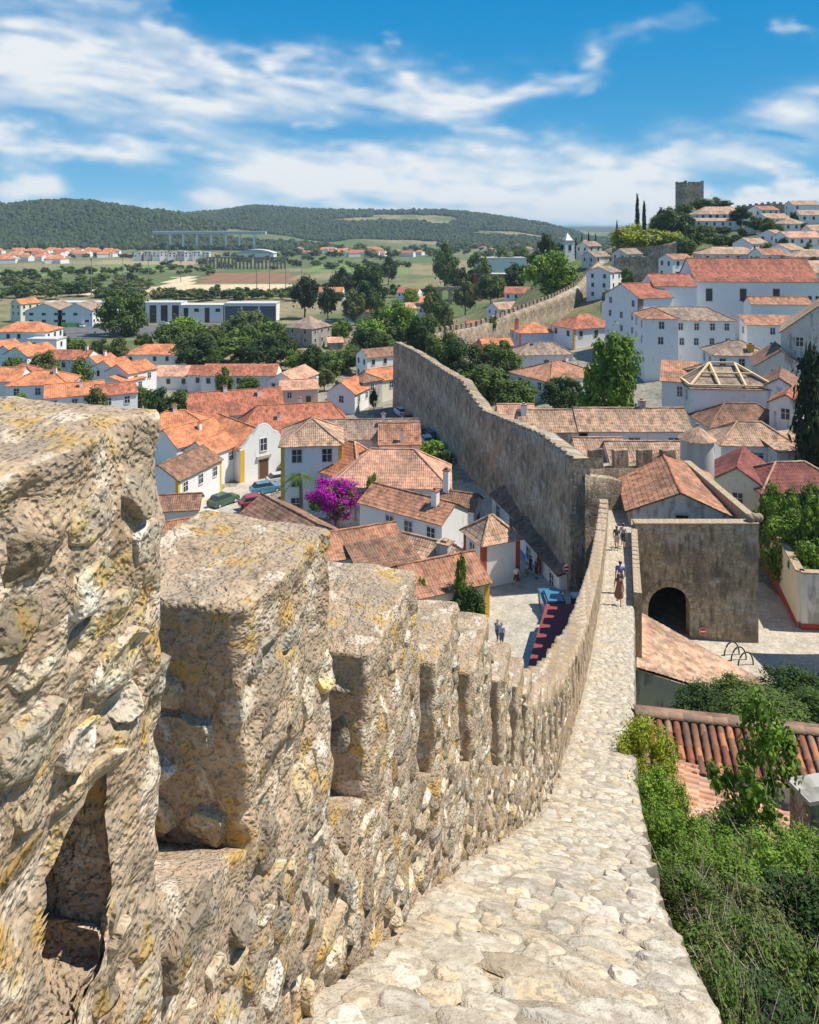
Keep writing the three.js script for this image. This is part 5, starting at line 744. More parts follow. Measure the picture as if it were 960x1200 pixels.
for (const [px, py, w, h, Z, m] of [[560, 312, 40, 30, 420, 'mid'], [605, 322, 36, 30, 360, 'dark'], [575, 335, 40, 34, 330, 'mid'], [545, 342, 30, 28, 330, 'olive'], [505, 345, 26, 22, 340, 'mid'], [480, 348, 22, 24, 350, 'light'], [515, 362, 34, 30, 240, 'mid'], [455, 310, 24, 20, 520, 'dark'], [590, 300, 26, 18, 520, 'mid'], [610, 296, 30, 16, 560, 'mid'], [540, 320, 30, 22, 420, 'dark'], [400, 325, 30, 24, 430, 'dark'], [415, 350, 30, 24, 320, 'olive'], [440, 352, 26, 22, 318, 'mid'], [505, 375, 30, 26, 230, 'mid'], [522, 368, 20, 24, 235, 'olive'], [655, 300, 24, 30, 300, 'dark'], [640, 282, 22, 20, 340, 'dark'], [630, 300, 20, 20, 340, 'mid']]) tree(px, py, w, h, Z, m, 'mid', 'tree outside the far town wall', 'trees outside the far town wall');
for (const [px, py, w, h, Z] of [[747, 249, 10, 40, 300], [755, 252, 8, 36, 302]]) tree(px, py, w, h, Z, 'cypress', 'spire', 'one of two tall cypresses below the castle keep', 'pair of tall cypresses', { name: 'cypress_tree' });
for (const [px, py, w, h, Z] of [[723, 270, 6, 20, 310], [682, 284, 5, 16, 330], [690, 282, 5, 18, 330], [698, 283, 5, 16, 328], [675, 286, 5, 14, 330]]) tree(px, py, w, h, Z, 'cypress', 'farSpire', 'small dark cypress near the bell tower', 'small cypresses near the bell tower', { name: 'cypress_tree' });
TR('tall black-green cypress beside the white cottages', 950, 466, 66, 132, 82, 'cypress', 'spire', { name: 'cypress_tree' });
for (const [px, py, w, h, Z] of [[735, 276, 44, 22, 290], [762, 279, 46, 20, 285], [745, 270, 26, 18, 292], [785, 278, 34, 18, 282]]) tree(px, py, w, h, Z, 'lime', 'mid', 'bright yellow-green shrub on the castle slope', 'yellow-green shrubs on the castle slope', { name: 'shrub', cat: 'shrub' });
for (const [px, py, w, h, Z, m] of [[786, 258, 34, 30, 310, 'mid'], [802, 268, 36, 34, 300, 'dark'], [815, 280, 36, 34, 285, 'dark'], [800, 290, 34, 30, 270, 'mid'], [822, 240, 30, 16, 360, 'mid'], [838, 238, 24, 14, 362, 'mid'], [850, 240, 22, 12, 360, 'dark'], [800, 246, 24, 20, 350, 'mid'], [840, 282, 34, 18, 270, 'mid'], [862, 283, 30, 16, 262, 'dark'], [868, 250, 26, 20, 310, 'dark'], [770, 262, 26, 26, 315, 'mid'], [885, 262, 20, 18, 290, 'mid'], [900, 262, 22, 14, 280, 'mid'], [775, 250, 14, 16, 330, 'dark'], [846, 270, 24, 12, 300, 'dark'], [825, 272, 30, 18, 300, 'mid'], [735, 325, 22, 22, 225, 'mid'], [712, 348, 18, 18, 200, 'mid'], [728, 360, 14, 20, 190, 'dark']]) tree(px, py, w, h, Z, m, 'mid', 'tree on the slope below the castle', 'trees on the slope below the castle');
for (const [px, py, w, h, Z, m] of [[912, 592, 52, 50, 70, 'vivid'], [940, 582, 60, 50, 71, 'mid'], [957, 612, 66, 66, 64.5, 'vivid'], [924, 628, 70, 60, 66, 'vivid'], [952, 660, 56, 70, 62, 'light']]) tree(px, py, w, h, Z, m, 'near', 'lush tree hanging over the cream garden wall', 'garden trees over the cream wall');
for (const [px, py, w, h, Z, m] of [[912, 268, 14, 10, 278, 'mid'], [930, 252, 12, 9, 296, 'dark'], [945, 264, 14, 10, 272, 'mid'], [918, 283, 12, 10, 250, 'dark'], [948, 288, 12, 9, 236, 'mid'], [900, 288, 16, 10, 240, 'mid'], [955, 305, 14, 12, 208, 'dark'], [885, 305, 12, 10, 205, 'mid'], [870, 272, 14, 10, 290, 'dark'], [935, 300, 10, 9, 222, 'olive']]) tree(px, py, w, h, Z, m, 'mid', 'small garden tree between the white hillside houses', 'garden trees between the hillside houses');
// suburb gardens
for (const [px, py, w, h, Z, m] of [[18, 424, 30, 18, 170, 'mid'], [52, 424, 40, 26, 172, 'olive'], [95, 432, 40, 26, 160, 'mid'], [112, 462, 28, 20, 138, 'olive'], [165, 458, 30, 18, 150, 'mid'], [185, 464, 36, 20, 146, 'dark'], [212, 466, 36, 18, 146, 'mid'], [72, 396, 22, 18, 215, 'dark'], [92, 402, 30, 16, 210, 'mid'], [118, 404, 26, 14, 210, 'dark'], [140, 402, 26, 14, 214, 'olive'], [170, 397, 22, 16, 240, 'mid'], [25, 463, 14, 10, 136, 'light'], [260, 402, 30, 36, 232, 'mid'], [290, 400, 40, 34, 230, 'mid'], [318, 396, 44, 44, 236, 'mid'], [275, 382, 30, 18, 290, 'olive'], [335, 405, 34, 30, 225, 'dark'], [365, 418, 34, 28, 200, 'dark'], [392, 424, 38, 28, 196, 'mid'], [410, 412, 30, 22, 215, 'mid'], [380, 440, 26, 22, 178, 'olive'], [262, 440, 24, 20, 172, 'mid'], [228, 385, 28, 18, 290, 'mid'], [430, 385, 30, 20, 260, 'light'], [402, 382, 24, 16, 270, 'light'], [395, 452, 16, 12, 166, 'mid'], [438, 462, 10, 14, 150, 'dark'], [290, 445, 30, 12, 168, 'mid'], [250, 418, 20, 22, 205, 'mid']]) tree(px, py, w, h, Z, m, 'mid', 'garden tree among the suburban houses', 'garden trees among the suburban houses');
{ const R = rng(909); for (let i = 0; i < 46; i++) { const px = 195 + 275 * R(), Z = 205 + 70 * R(), by = HY + 40 * F / Z, h = 20 + 22 * R(); if ((px > 325 && px < 405 && Z < 262 && Z > 225) || (px < 262 && by > 432) || (px < 330 && Z < 225 && px > 250 && by > 440)) continue; tree(px, by - h * 0.5, h * (1 + 0.5 * R()), h, Z, ['mid', 'dark', 'mid', 'olive', 'light'][i % 5], 'mid', 'tree in the green belt between suburb and car park', 'trees in the green belt below the car park'); } }
{ // hedges and scrub on the plain: each a bush of its own
  const R = rng(404), belt = (x0, x1, y0, y1, n, s0, s1, mats, label, group, yl = 40) => { for (let i = 0; i < n; i++) { const px = lerp(x0, x1, (i + R()) / n), by = lerp(y0, y1, R()), Z = yl * F / (by - HY), h = lerp(s0, s1, R()), w = h * (1.2 + R()); tree(px, by - h * 0.45, w, h, Z, mats[Math.floor(R() * mats.length)], 'far', label, group, { name: 'bush', cat: 'bush' }); } };
  belt(0, 175, 336, 352, 34, 9, 17, ['mid', 'olive', 'dark'], 'scrub bush on the slope before the warehouses', 'scrub before the warehouses'); belt(180, 345, 345, 352, 26, 9, 14, ['mid', 'dark', 'olive'], 'hedge bush behind the shop units', 'hedge behind the shop units'); belt(0, 160, 318, 332, 26, 7, 12, ['olive', 'mid', 'dark'], 'bush on the grassy plain below the far suburb', 'bushes on the grassy plain'); belt(140, 250, 312, 322, 20, 5, 9, ['mid', 'dark'], 'small bush along the field edge', 'bushes along the field edge'); belt(230, 480, 303, 316, 34, 5, 10, ['mid', 'dark', 'olive'], 'bush near the aqueduct', 'bushes near the aqueduct'); belt(30, 340, 299, 303, 40, 4, 7, ['dark', 'mid'], 'tree at the hill foot among the far houses', 'trees at the hill foot'); belt(330, 660, 290, 302, 60, 5, 11, ['dark', 'mid', 'olive'], 'tree in the far valley', 'trees in the far valley'); belt(345, 470, 340, 352, 16, 9, 15, ['mid', 'dark'], 'bush beside the lane to the square stone house', 'bushes beside the lane'); belt(200, 345, 388, 396, 18, 10, 16, ['mid', 'light', 'olive'], 'bush on the bank below the car park', 'bushes on the bank below the car park');
}
{ // wooded hills: a mass of crowns nobody could count
  const ico = new THREE.IcosahedronGeometry(1, 1), p = ico.attributes.position; for (let i = 0; i < p.count; i++) { const v = V().fromBufferAttribute(p, i), k = 0.72 + 0.6 * n3(v.x * 2.3 + 5, v.y * 2.3, v.z * 2.3); p.setXYZ(i, v.x * k, v.y * k * 1.1, v.z * k); } ico.computeVertexNormals();
  const N = 60000, im = new THREE.InstancedMesh(ico, std({ color: new THREE.Color(1, 1, 1) }), N), R = rng(202), m = new THREE.Matrix4(), q = new THREE.Quaternion(); let n = 0, c = new THREE.Color();
  for (let k = 0; k < 400000 && n < N; k++) {
    const Z = 1230 + Math.pow(R(), 0.9) * 1650, px = -60 + R() * 820, x = (px - HX) / F * Z, d = fbm3(x * 0.004, 5, Z * 0.004, 4), d2 = fbm3(x * 0.0016, 15, Z * 0.0016, 3);
    const open = Z > 1900 ? 0.48 : 0.425; if (d * 0.6 + d2 * 0.4 < open || (Z > 1480 && Z < 1540 && px > 150 && px < 330 && R() < 0.6)) continue;
    const s = (2.2 + 3.4 * R() * R()) * (Z > 2000 ? 1.3 : 1), g = gy(x, -Z); m.compose(V(x, g + s * 0.6, -Z), q.setFromAxisAngle(V(0, 1, 0), R() * 6), V(s, s * (0.8 + 0.7 * R()), s)); im.setMatrixAt(n, m);
    const t = R(); c.setRGB(0.018 + 0.035 * t, 0.04 + 0.04 * t, 0.014 + 0.012 * R()); im.setColorAt(n, c); n++;
  }
  im.count = n; im.name = 'woodland'; im.castShadow = im.receiveShadow = true; tag(im, 'dark green woodland covering the distant hills', 'woodland', null, 'stuff'); scene.add(im);
}
// bougainvillea and the palm beside it
{
  const c = at(393, 583, 81), g = thing('bougainvillea', 'large magenta flowering bougainvillea beside the orange roof', 'bush', V(c.x, gy(c.x, c.z), c.z)); const by = g.position.y, m = mesh('blossom', leafCloud(710, 15000, 0.05, { clumps: 46, cr: 0.26, asp: 1.2 }), Lf.magenta, g); m.position.y = c.y - by; m.scale.set(3.3, 2.5, 2.4); const l = mesh('foliage', leafCloud(711, 1500, 0.07, { clumps: 26, cr: 0.28 }), Lf.mid, g); l.position.y = c.y - by - 0.1; l.scale.set(3.3, 2.4, 2.4); const t = mesh('stem', trunkGeo, M.bark, g); t.scale.set(2, c.y - by, 2);
  const pc = at(352, 562, 84), pg = thing('palm_tree', 'small palm with drooping fronds between white house and magenta bush', 'palm', V(pc.x, gy(pc.x, pc.z), pc.z)), hh = pc.y - pg.position.y + 0.4; mesh('trunk', tube([V(0, 0, 0), V(0.1, hh * 0.5, 0), V(0, hh, 0)], 0.25, 0.18, 8), M.bark, pg); const R = rng(17);
  for (let i = 0; i < 26; i++) { const a = i * 2.4, up = 1.5 * R() - 0.3, L = 2.1 + 0.6 * R(), fr = new MB(); for (let s = 0; s < 12; s++) { const u = s / 12, x = L * u, y = up * u * 1.4 - 1.9 * u * u; for (const e of [-1, 1]) { const w = 0.5 * Math.sin(Math.PI * (0.12 + 0.85 * u)); fr.tri(V(x, y, 0), V(x + 0.13, y - 0.01, 0), V(x + 0.3, y - 0.22, e * w)); } } const m = mesh('frond', colored(fr.geo(), [1, 1, 0.9]), Lf.mid, pg); m.position.y = hh; m.rotation.y = a; }
}
TR('ivy-covered narrow shrub climbing the cream corner house', 541, 672, 20, 46, 57.6, 'vivid', 'mid', { name: 'shrub', cat: 'shrub' }); TR('round dark shrub at the foot of the cream corner house', 551, 698, 38, 26, 57, 'dark', 'mid', { name: 'shrub', cat: 'shrub' }); TR('small yellow-green shrub behind the battlements by the cream corner house', 495, 684, 14, 28, 57.8, 'light', 'mid', { name: 'shrub', cat: 'shrub' }); TR('light green shrub at the orange roof corner', 437, 566, 18, 22, 82, 'light', 'mid', { name: 'shrub', cat: 'shrub' });
TR('bright green hedge below the curtain wall bend', 508, 522, 40, 12, 100, 'light', 'mid', { name: 'shrub', cat: 'shrub' }); TR('shaded shrub under the curtain wall', 522, 535, 24, 18, 96, 'dark', 'mid', { name: 'shrub', cat: 'shrub' }); TR('shrub growing on the far town wall', 578, 374, 12, 10, 190, 'mid', 'far', { name: 'shrub', cat: 'shrub' });
// shrubs on the steep bank right of the walkway
{
  const mk = (seed, n, s, asp) => leafCloud(seed, n, s, { clumps: 110, cr: 0.2, asp, loose: 0.35 }), sets = { fine: [801, 802, 803].map(i => mk(i, 15000, 0.034, 2.1)), small: [811, 812].map(i => mk(i, 13000, 0.044, 1.6)), open: [821, 822].map(i => leafCloud(i, 1500, 0.09, { clumps: 26, cr: 0.22, asp: 1.7, loose: 0.4 })) };
  const bank = (label, px, py, w, h, Z, mat, set = 'fine', twigs = 0) => { const c = at(px, py, Z), W2 = w * Z / F / 2, H2 = h * Z / F / 2, by = gy(c.x, c.z), g = thing('shrub', label, 'shrub', V(c.x, Math.min(by, c.y - H2), c.z)), k = tseed++, y = c.y - g.position.y, R = rng(k * 7 + 1); const st = mesh('stem', trunkGeo, M.bark, g); st.scale.set(W2 * 0.5, Math.max(0.3, y * 0.66), W2 * 0.5); const m = mesh('foliage', sets[set][k % sets[set].length], Lf[mat], g); m.position.y = y; m.scale.set(W2, H2, Math.max(W2 * 0.85, 0.8)); m.rotation.y = k;
    if (twigs) { const gs = []; for (let i = 0; i < twigs * 1.4; i++) { const a = R() * 6.28, e = R() * 1.5 - 0.25, p = V(0, y - H2 * 0.3, 0), d = V(Math.cos(a) * Math.cos(e), Math.sin(e) * 0.9, Math.sin(a) * Math.cos(e)), L = (0.5 + 0.45 * R()) * W2, pts = [p]; for (let s = 1; s <= 5; s++) pts.push(p.clone().addScaledVector(d, L * s / 5 * 1.05).add(V((R() - 0.5) * 0.2 * s * 0.6, (R() - 0.45) * 0.14 * s * H2, (R() - 0.5) * 0.2 * s * 0.6))); gs.push(tube(pts, 0.006, 0.002, 4)); for (let b = 0; b < 3; b++) { const q = pts[2 + b].clone(), r = d.clone().add(V(R() - 0.5, R() - 0.2, R() - 0.5)).normalize(); gs.push(tube([q, q.clone().addScaledVector(r, 0.22), q.clone().addScaledVector(r, 0.42).add(V(0, (R() - 0.5) * 0.1, 0))], 0.005, 0.002, 3)); } } mesh('dry_twigs', flatG(gs), M.twig, g); } return g; };
  bank('bright lime shrub growing against the open walkway edge', 758, 884, 76, 84, 18.4, 'lime'); bank('yellow-green shrub at the wall foot below the bright lime one', 772, 945, 70, 80, 15.5, 'light'); bank('green shrub between clay roofs and walkway edge', 800, 1000, 90, 80, 13, 'vivid');
  for (const [px, py, w, h, Z, m, s, t] of [[836, 1040, 110, 110, 11, 'vivid', 'fine', 30], [905, 1030, 120, 110, 12, 'light', 'fine', 30], [880, 1105, 120, 110, 9.4, 'olive', 'fine', 46], [950, 1090, 120, 120, 9.6, 'dark', 'small', 40], [868, 1170, 110, 100, 7.6, 'olive', 'fine', 46], [935, 1180, 130, 120, 7.4, 'mid', 'fine', 50], [960, 1010, 90, 90, 13, 'light', 'fine', 20], [860, 985, 90, 60, 14.5, 'vivid', 'fine', 14], [900, 1240, 160, 110, 6.6, 'dark', 'fine', 30], [806, 1062, 70, 70, 9.4, 'mid', 'fine', 12], [842, 1120, 60, 80, 8, 'mid', 'fine', 20], [862, 1210, 70, 80, 6.6, 'mid', 'fine', 20]]) bank(`tangled ${toneWord[m]} shrub with dry grey twigs on the steep bank`, px, py, w, h, Z, m, s, t).userData.group = `tangled ${toneWord[m]} shrubs on the bank`;
  for (const [px, py, w, h, Z, m] of [[820, 826, 80, 50, 29, 'dark'], [870, 822, 90, 56, 29.5, 'mid'], [930, 815, 100, 60, 30, 'dark'], [900, 838, 110, 40, 27, 'mid'], [955, 835, 70, 50, 27.5, 'mid']]) bank(`${toneWord[m]} shrub between the clay roof ridge and the gate lane`, px, py, w, h, Z, m, 'small').userData.group = `${toneWord[m]} shrubs behind the clay roof ridge`;
  bank('thin leafy sapling rising in front of the clay roofs', 898, 872, 76, 130, 15.5, 'vivid', 'open', 12); bank('slender yellowish branch shrub crossing the pink tile slope', 868, 940, 60, 110, 14.8, 'vivid', 'open', 8);
}

// ---------------------------------------------------------------- small roofs beside the walkway
{ // low house with barrel tiles that can be told apart
  const A = V(6.55, CY - 14.05, -22.05), B = V(12.4, CY - 14.05, -21.0), U = V().subVectors(B, A).normalize(), down = V(-U.z, 0, U.x); if (down.z < 0) down.negate(); const dv = down.clone().multiplyScalar(1.35).add(V(0, -0.5, 0)), L = A.distanceTo(B), sl = dv.length(), D = dv.clone().normalize(), N = V().crossVectors(D, U).normalize(); if (N.y < 0) N.negate();
  const g = thing('garden_house', 'low house with ridge of separate barrel tiles beside the walkway', 'house', V(A.x, gy(A.x, A.z) - 0.4, A.z)), O = g.position, loc = q => q.clone().sub(O), k = new MB();
  const C = A.clone().add(dv), E = B.clone().add(dv), q4 = [A, B, E, C].map(loc); const lo = q => V(q.x, 0, q.z), sink = q => q.clone().add(V(0, -0.14, 0));
  const Ab = loc(A.clone().addScaledVector(down, -1.35).add(V(0, -0.5, 0))), Bb = loc(B.clone().addScaledVector(down, -1.35).add(V(0, -0.5, 0)));
  k.quad(lo(q4[3]), lo(q4[2]), sink(q4[2]), sink(q4[3])); k.poly([lo(Ab), lo(q4[3]), sink(q4[3]), sink(q4[0]), sink(Ab)]); k.poly([lo(q4[2]), lo(Bb), sink(Bb), sink(q4[1]), sink(q4[2])]); k.quad(lo(Bb), lo(Ab), sink(Ab), sink(Bb)); k.build('wall', P.oldwhite, g);
  const rb = new MB(); rb.quad(q4[3].clone().add(V(0, -0.05, 0)), q4[2].clone().add(V(0, -0.05, 0)), q4[1].clone().add(V(0, -0.05, 0)), q4[0].clone().add(V(0, -0.05, 0))); rb.quad(Bb, Ab, q4[0].clone().add(V(0, -0.05, 0)), q4[1].clone().add(V(0, -0.05, 0))); const rf = rb.build('roof', T.dark, g);
  const half = new THREE.CylinderGeometry(0.085, 0.105, 0.5, 8, 1, true, 0, Math.PI); half.rotateX(Math.PI / 2); half.rotateZ(Math.PI / 2); // arch up, axis along z
  const basis = new THREE.Matrix4().makeBasis(U, N, V().crossVectors(U, N)), quat = new THREE.Quaternion().setFromRotationMatrix(basis), mats = ['red', 'brown', 'orange', 'sand', 'dark', 'church'].map(n => T[n]), R = rng(61);
  const arch = (() => { const nn = 7, pos = [], uv = [], idx = []; for (let j = 0; j < 2; j++) for (let i = 0; i <= nn; i++) { const a = Math.PI * i / nn, r = j ? 0.085 : 0.108; pos.push(-Math.cos(a) * r, Math.sin(a) * r * 0.85, j ? -0.24 : 0.24); uv.push(i * 0.05, j * 0.5); } for (let i = 0; i < nn; i++) idx.push(i, i + nn + 1, i + 1, i + 1, i + nn + 1, i + nn + 2); const b = new THREE.BufferGeometry(); b.setAttribute('position', new THREE.Float32BufferAttribute(pos, 3)); b.setAttribute('uv', new THREE.Float32BufferAttribute(uv, 2)); b.setIndex(idx); b.computeVertexNormals(); return b; })();
  const ax = V().crossVectors(U, N), sgn = ax.dot(D) > 0 ? 1 : -1, cols = Math.floor(L / 0.235);
  for (let c = 0; c < cols; c++) for (let r = 0; r < 4; r++) { const t = mesh('roof_tile', arch, mats[Math.floor(R() * mats.length)], rf), p = A.clone().addScaledVector(U, 0.1 + c * 0.235).addScaledVector(D, 0.2 + r * 0.36).addScaledVector(N, 0.005 + 0.012 * R()); t.position.copy(p.sub(O)); t.quaternion.copy(quat); if (sgn < 0) t.rotateY(Math.PI); t.rotateX(0.05); t.rotateY((R() - 0.5) * 0.06); }
  const rq = new THREE.Quaternion().setFromRotationMatrix(new THREE.Matrix4().makeBasis(V().crossVectors(V(0, 1, 0), U), V(0, 1, 0), U));
  for (let c = 0; c < L / 0.4; c++) { const t = mesh('ridge_tile', arch, c % 3 ? T.sand : T.grey, rf); t.position.copy(A.clone().addScaledVector(U, 0.2 + c * 0.4).add(V(0, 0.07, 0)).sub(O)); t.quaternion.copy(rq); t.scale.set(1.4, 1.2, 1); }
}
function leanTo(name, label, e0, e1, r0, r1, tile, wallMat, dropTo, det = 1) { { const n = V().crossVectors(V().subVectors(e1, e0), V().subVectors(r0, e0)), e = V(0, CY, 0), d = V().subVectors(r1, e), t = V().subVectors(e0, e).dot(n) / d.dot(n); r1 = e.addScaledVector(d, t); } const g = thing(name, label, 'house', V(e0.x, dropTo, e0.z)), l = q => q.clone().sub(g.position), gs = slopeGeo(l(e0), l(e1), l(r0), l(r1), det); mesh('roof', flatG(gs), T[tile], g); const k = new MB(), d = q => V(l(q).x, l(q).y - 0.1, l(q).z), b = q => V(l(q).x, 0, l(q).z), pts = [e0, e1, r1, r0]; for (let i = 0; i < 4; i++) { const a = pts[i], c = pts[(i + 1) % 4]; k.quad(b(a), b(c), d(c), d(a)); } k.build('wall', wallMat, g); return g; }
leanTo('lean_to', 'pink tiled lean-to with tile rows running sideways below the barrel tile ridge', at(955, 1004, 18.9), at(950, 936, 20.35), at(778, 958, 19.1), at(784, 889, 20.75), 'pink', P.oldwhite, CY - 18, 2);
leanTo('gate_shed', 'broad worn tiled roof in front of the gate arch', at(858, 817, 40.4), at(899, 801, 45), at(746, 783, 40), at(746, 716, 46), 'sand', P.stone, CY - 29);
{ const p = at(950, 945, 18.6), g = thing('brick_stack', 'dark square masonry stack at the end of the pink tiled lean-to', 'chimney', V(p.x, p.y - 2.6, p.z), 0.2), k = new MB(); k.box(-0.3, 0.5, 0, 2.95, -0.35, 0.35); k.build('stack', M.mason, g); const c = new MB(); c.box(-0.36, 0.56, 2.953, 3.05, -0.41, 0.41); c.build('cap', P.stone, g); }
{ // maroon awning roof and plum box under the wall
  const g = thing('market_awning', 'flat maroon awning roof at the foot of the near wall', 'awning', V(9.6, CY - 30.5, -51)), k = new MB(); k.quad(V(-2.7, 2.95, 4.5), V(0.4, 2.95, 4.5), V(3.4, 3.05, -4.8), V(0.3, 3.05, -4.8)); k.quad(V(-2.7, 2.75, 4.5), V(0.4, 2.75, 4.5), V(0.4, 2.949, 4.5), V(-2.7, 2.949, 4.5)); k.quad(V(0.3, 2.85, -4.8), V(-2.7, 2.75, 4.5), V(-2.7, 2.949, 4.5), V(0.3, 3.049, -4.8)); k.build('canopy', P.plum, g); for (const [x, z] of [[-2.6, 4.2], [0.3, -4.5], [-1.2, 0]]) { const m = new MB(); m.box(x - 0.06, x + 0.06, 0, 2.74, z - 0.06, z + 0.06); m.build('post', M.iron, g); }
  const q = at(681, 716, 59), b = thing('utility_cabinet', 'plum coloured cabinet beside the parked blue car', 'cabinet', V(q.x, gy(q.x, q.z), q.z)), m = new MB(); m.box(-0.7, 0.7, 0, 1.5, -0.4, 0.4); m.build('body', P.plum, b); const t = new MB(); t.box(-0.75, 0.75, 1.503, 1.58, -0.45, 0.45); t.build('lid', P.greyslab, b);
}
// garden wall on the right with red foot
{
  const path = [[px3(884, 78), 78, 0], [px3(938, 59.5), 59.5, 0], [44, 58, 0]], g = thing('garden_wall', 'cream plastered garden wall with dark red foot along the gate lane', 'wall', V(path[1][0], CY - 32, -path[1][1])), O = g.position;
  for (let i = 0; i < 2; i++) { const [x0, z0] = path[i], [x1, z1] = path[i + 1], d = V(x1 - x0, 0, -(z1 - z0)).normalize(), n = V(-d.z, 0, d.x), f = (nm, mat, t, y0, y1) => { const m = new MB(), Q = (x, z, e, y) => V(x - O.x + n.x * e * t, y, -z - O.z + n.z * e * t); m.quad(Q(x0, z0, 1, y0), Q(x1, z1, 1, y0), Q(x1, z1, 1, y1), Q(x0, z0, 1, y1)); m.quad(Q(x1, z1, -1, y0), Q(x0, z0, -1, y0), Q(x0, z0, -1, y1), Q(x1, z1, -1, y1)); m.quad(Q(x0, z0, 1, y1), Q(x1, z1, 1, y1), Q(x1, z1, -1, y1), Q(x0, z0, -1, y1)); m.quad(Q(x0, z0, -1, y0), Q(x0, z0, 1, y0), Q(x0, z0, 1, y1), Q(x0, z0, -1, y1)); m.quad(Q(x1, z1, 1, y0), Q(x1, z1, -1, y0), Q(x1, z1, -1, y1), Q(x1, z1, 1, y1)); m.build(nm, mat, g); }; f('wall_panel', i ? P.oldwhite : P.cream, 0.25, 0, 5.2); f('foot_band', P.red, 0.29, 0, 1.35); f('coping', M.mortar, 0.32, 5.203, 5.32); }
}
H({ label: 'tall white house with brown hip roof beyond the cream garden wall corner', px: 1096, ey: 640, Z: 51, w: 9, d: 9, rot: 0, rise: 2, roof: 'hip', tile: 'brown', wall: 'white' });
// ---------------------------------------------------------------- cars
const paint = (r, g, b) => new THREE.MeshPhysicalMaterial({ color: new THREE.Color(r, g, b), roughness: 0.35, clearcoat: 0.8, clearcoatRoughness: 0.15 });
const paints = [paint(0.7, 0.7, 0.7), paint(0.03, 0.08, 0.16), paint(0.02, 0.02, 0.025), paint(0.45, 0.46, 0.48), paint(0.35, 0.03, 0.03), paint(0.03, 0.10, 0.06), paint(0.75, 0.75, 0.74), paint(0.06, 0.20, 0.34)], lime2 = paint(0.25, 0.6, 0.03);
const carProto = (() => {
  const g = new THREE.Group(), side = new THREE.Shape(); side.moveTo(-2.0, 0.25); side.lineTo(2.0, 0.25); side.lineTo(2.08, 0.55); side.lineTo(1.95, 0.78); side.lineTo(1.0, 0.92); side.lineTo(-1.75, 0.95); side.lineTo(-2.05, 0.85); side.lineTo(-2.08, 0.4); side.closePath();
  const b = new THREE.ExtrudeGeometry(side, { depth: 1.54, bevelEnabled: true, bevelSize: 0.06, bevelThickness: 0.07, bevelSegments: 2 }); b.translate(0, 0, -0.77); mesh('body', b, paints[0], g);
  const cab = new THREE.Shape(); cab.moveTo(-1.85, 0.95); cab.lineTo(1.0, 0.92); cab.lineTo(0.35, 1.4); cab.lineTo(-1.45, 1.42); cab.closePath(); const c = new THREE.ExtrudeGeometry(cab, { depth: 1.28, bevelEnabled: true, bevelSize: 0.03, bevelThickness: 0.06, bevelSegments: 1 }); c.translate(0, 0, -0.64); mesh('windows', c, M.glass, g);
  const rf = new MB(); rf.box(-1.4, 0.3, 1.432, 1.49, -0.6, 0.6); rf.build('roof', paints[0], g); for (const [x, y] of [[0.33, 1.0]]) for (const s of [-1, 1]) { const m = new MB(); m.bar(V(1.02, 0.95, s * 0.7), V(0.33, 1.46, s * 0.62), 0.06, 0.06); m.build('pillar', paints[0], g); }
  for (const x of [-1.3, 1.3]) for (const s of [-1, 1]) { const w = mesh('wheel', new THREE.CylinderGeometry(0.32, 0.32, 0.2, 18).rotateX(Math.PI / 2), M.rubber, g); w.position.set(x, 0.32, s * 0.76); const r = mesh('rim', new THREE.CylinderGeometry(0.19, 0.19, 0.21, 12).rotateX(Math.PI / 2), M.concrete, w); }
  for (const s of [-1, 1]) { const m = new MB(); m.box(2.09, 2.14, 0.58, 0.74, s * 0.6 - 0.18, s * 0.6 + 0.18); m.build('headlight', M.white, g); const t = new MB(); t.box(-2.15, -2.1, 0.62, 0.82, s * 0.62 - 0.14, s * 0.62 + 0.14); t.build('tail_light', P.red, g); }
  return g;
})();
function car(x, z, turn, pi, label, group, mat) { const c = carProto.clone(); c.name = numbered('parked_car'); c.position.set(x, gy(x, z) + 0.09, z); c.rotation.y = turn; const m = mat || paints[pi]; c.traverse(o => { if (['body', 'roof', 'pillar'].includes(o.name)) o.material = m; }); scene.add(c); return tag(c, label, 'car', group); }
const W2 = (px, Z) => [px3(px, Z), -Z];
car(...W2(648, 59), Math.PI / 2, 7, 'blue hatchback parked at the gate square below the wall');
car(...W2(262, 100), 0.95, 5, 'dark green car parked outside the white street house'); car(...W2(235, 93), 1.0, 0, 'pale silver car at the bottom of the church lane'); car(...W2(312, 105), 0.5, 7, 'blue car parked across the lane from the church'); car(...W2(300, 98), 0.5, 4, 'red car parked next to the blue one in the lane'); car(...W2(342, 116), 0.4, 2, 'black car in the shade near the lane end'); car(...W2(330, 110), 0.5, 3, 'silver car in the shaded half of the lane');
[[500, 118], [512, 113], [492, 124], [520, 108], [506, 121], [470, 142], [476, 136]].forEach(([px, Z], i) => car(...W2(px, Z), 1.75 + (i % 2) * 0.1, [0, 7, 2, 3, 1, 6, 4][i], 'car parked in the shade along the curtain wall', 'cars along the curtain wall'));
[192, 205, 214, 224, 232, 262, 286, 297, 306, 318, 98, 114].forEach((px, i) => { const Z = i > 9 ? 310 : 318 - (i % 2) * 9; car(...W2(px, Z), i % 3 ? Math.PI / 2 : 0.1, [6, 0, 2, 6, 3, 0, 1, 2, 6, 3, 6, 1][i], 'car in the car park of the white shop units', 'cars in the shop car park'); });
car(...W2(85, 311), 0, 0, 'lime green van-like car beside the warehouses', undefined, lime2).scale.set(1.9, 1.7, 1.4);
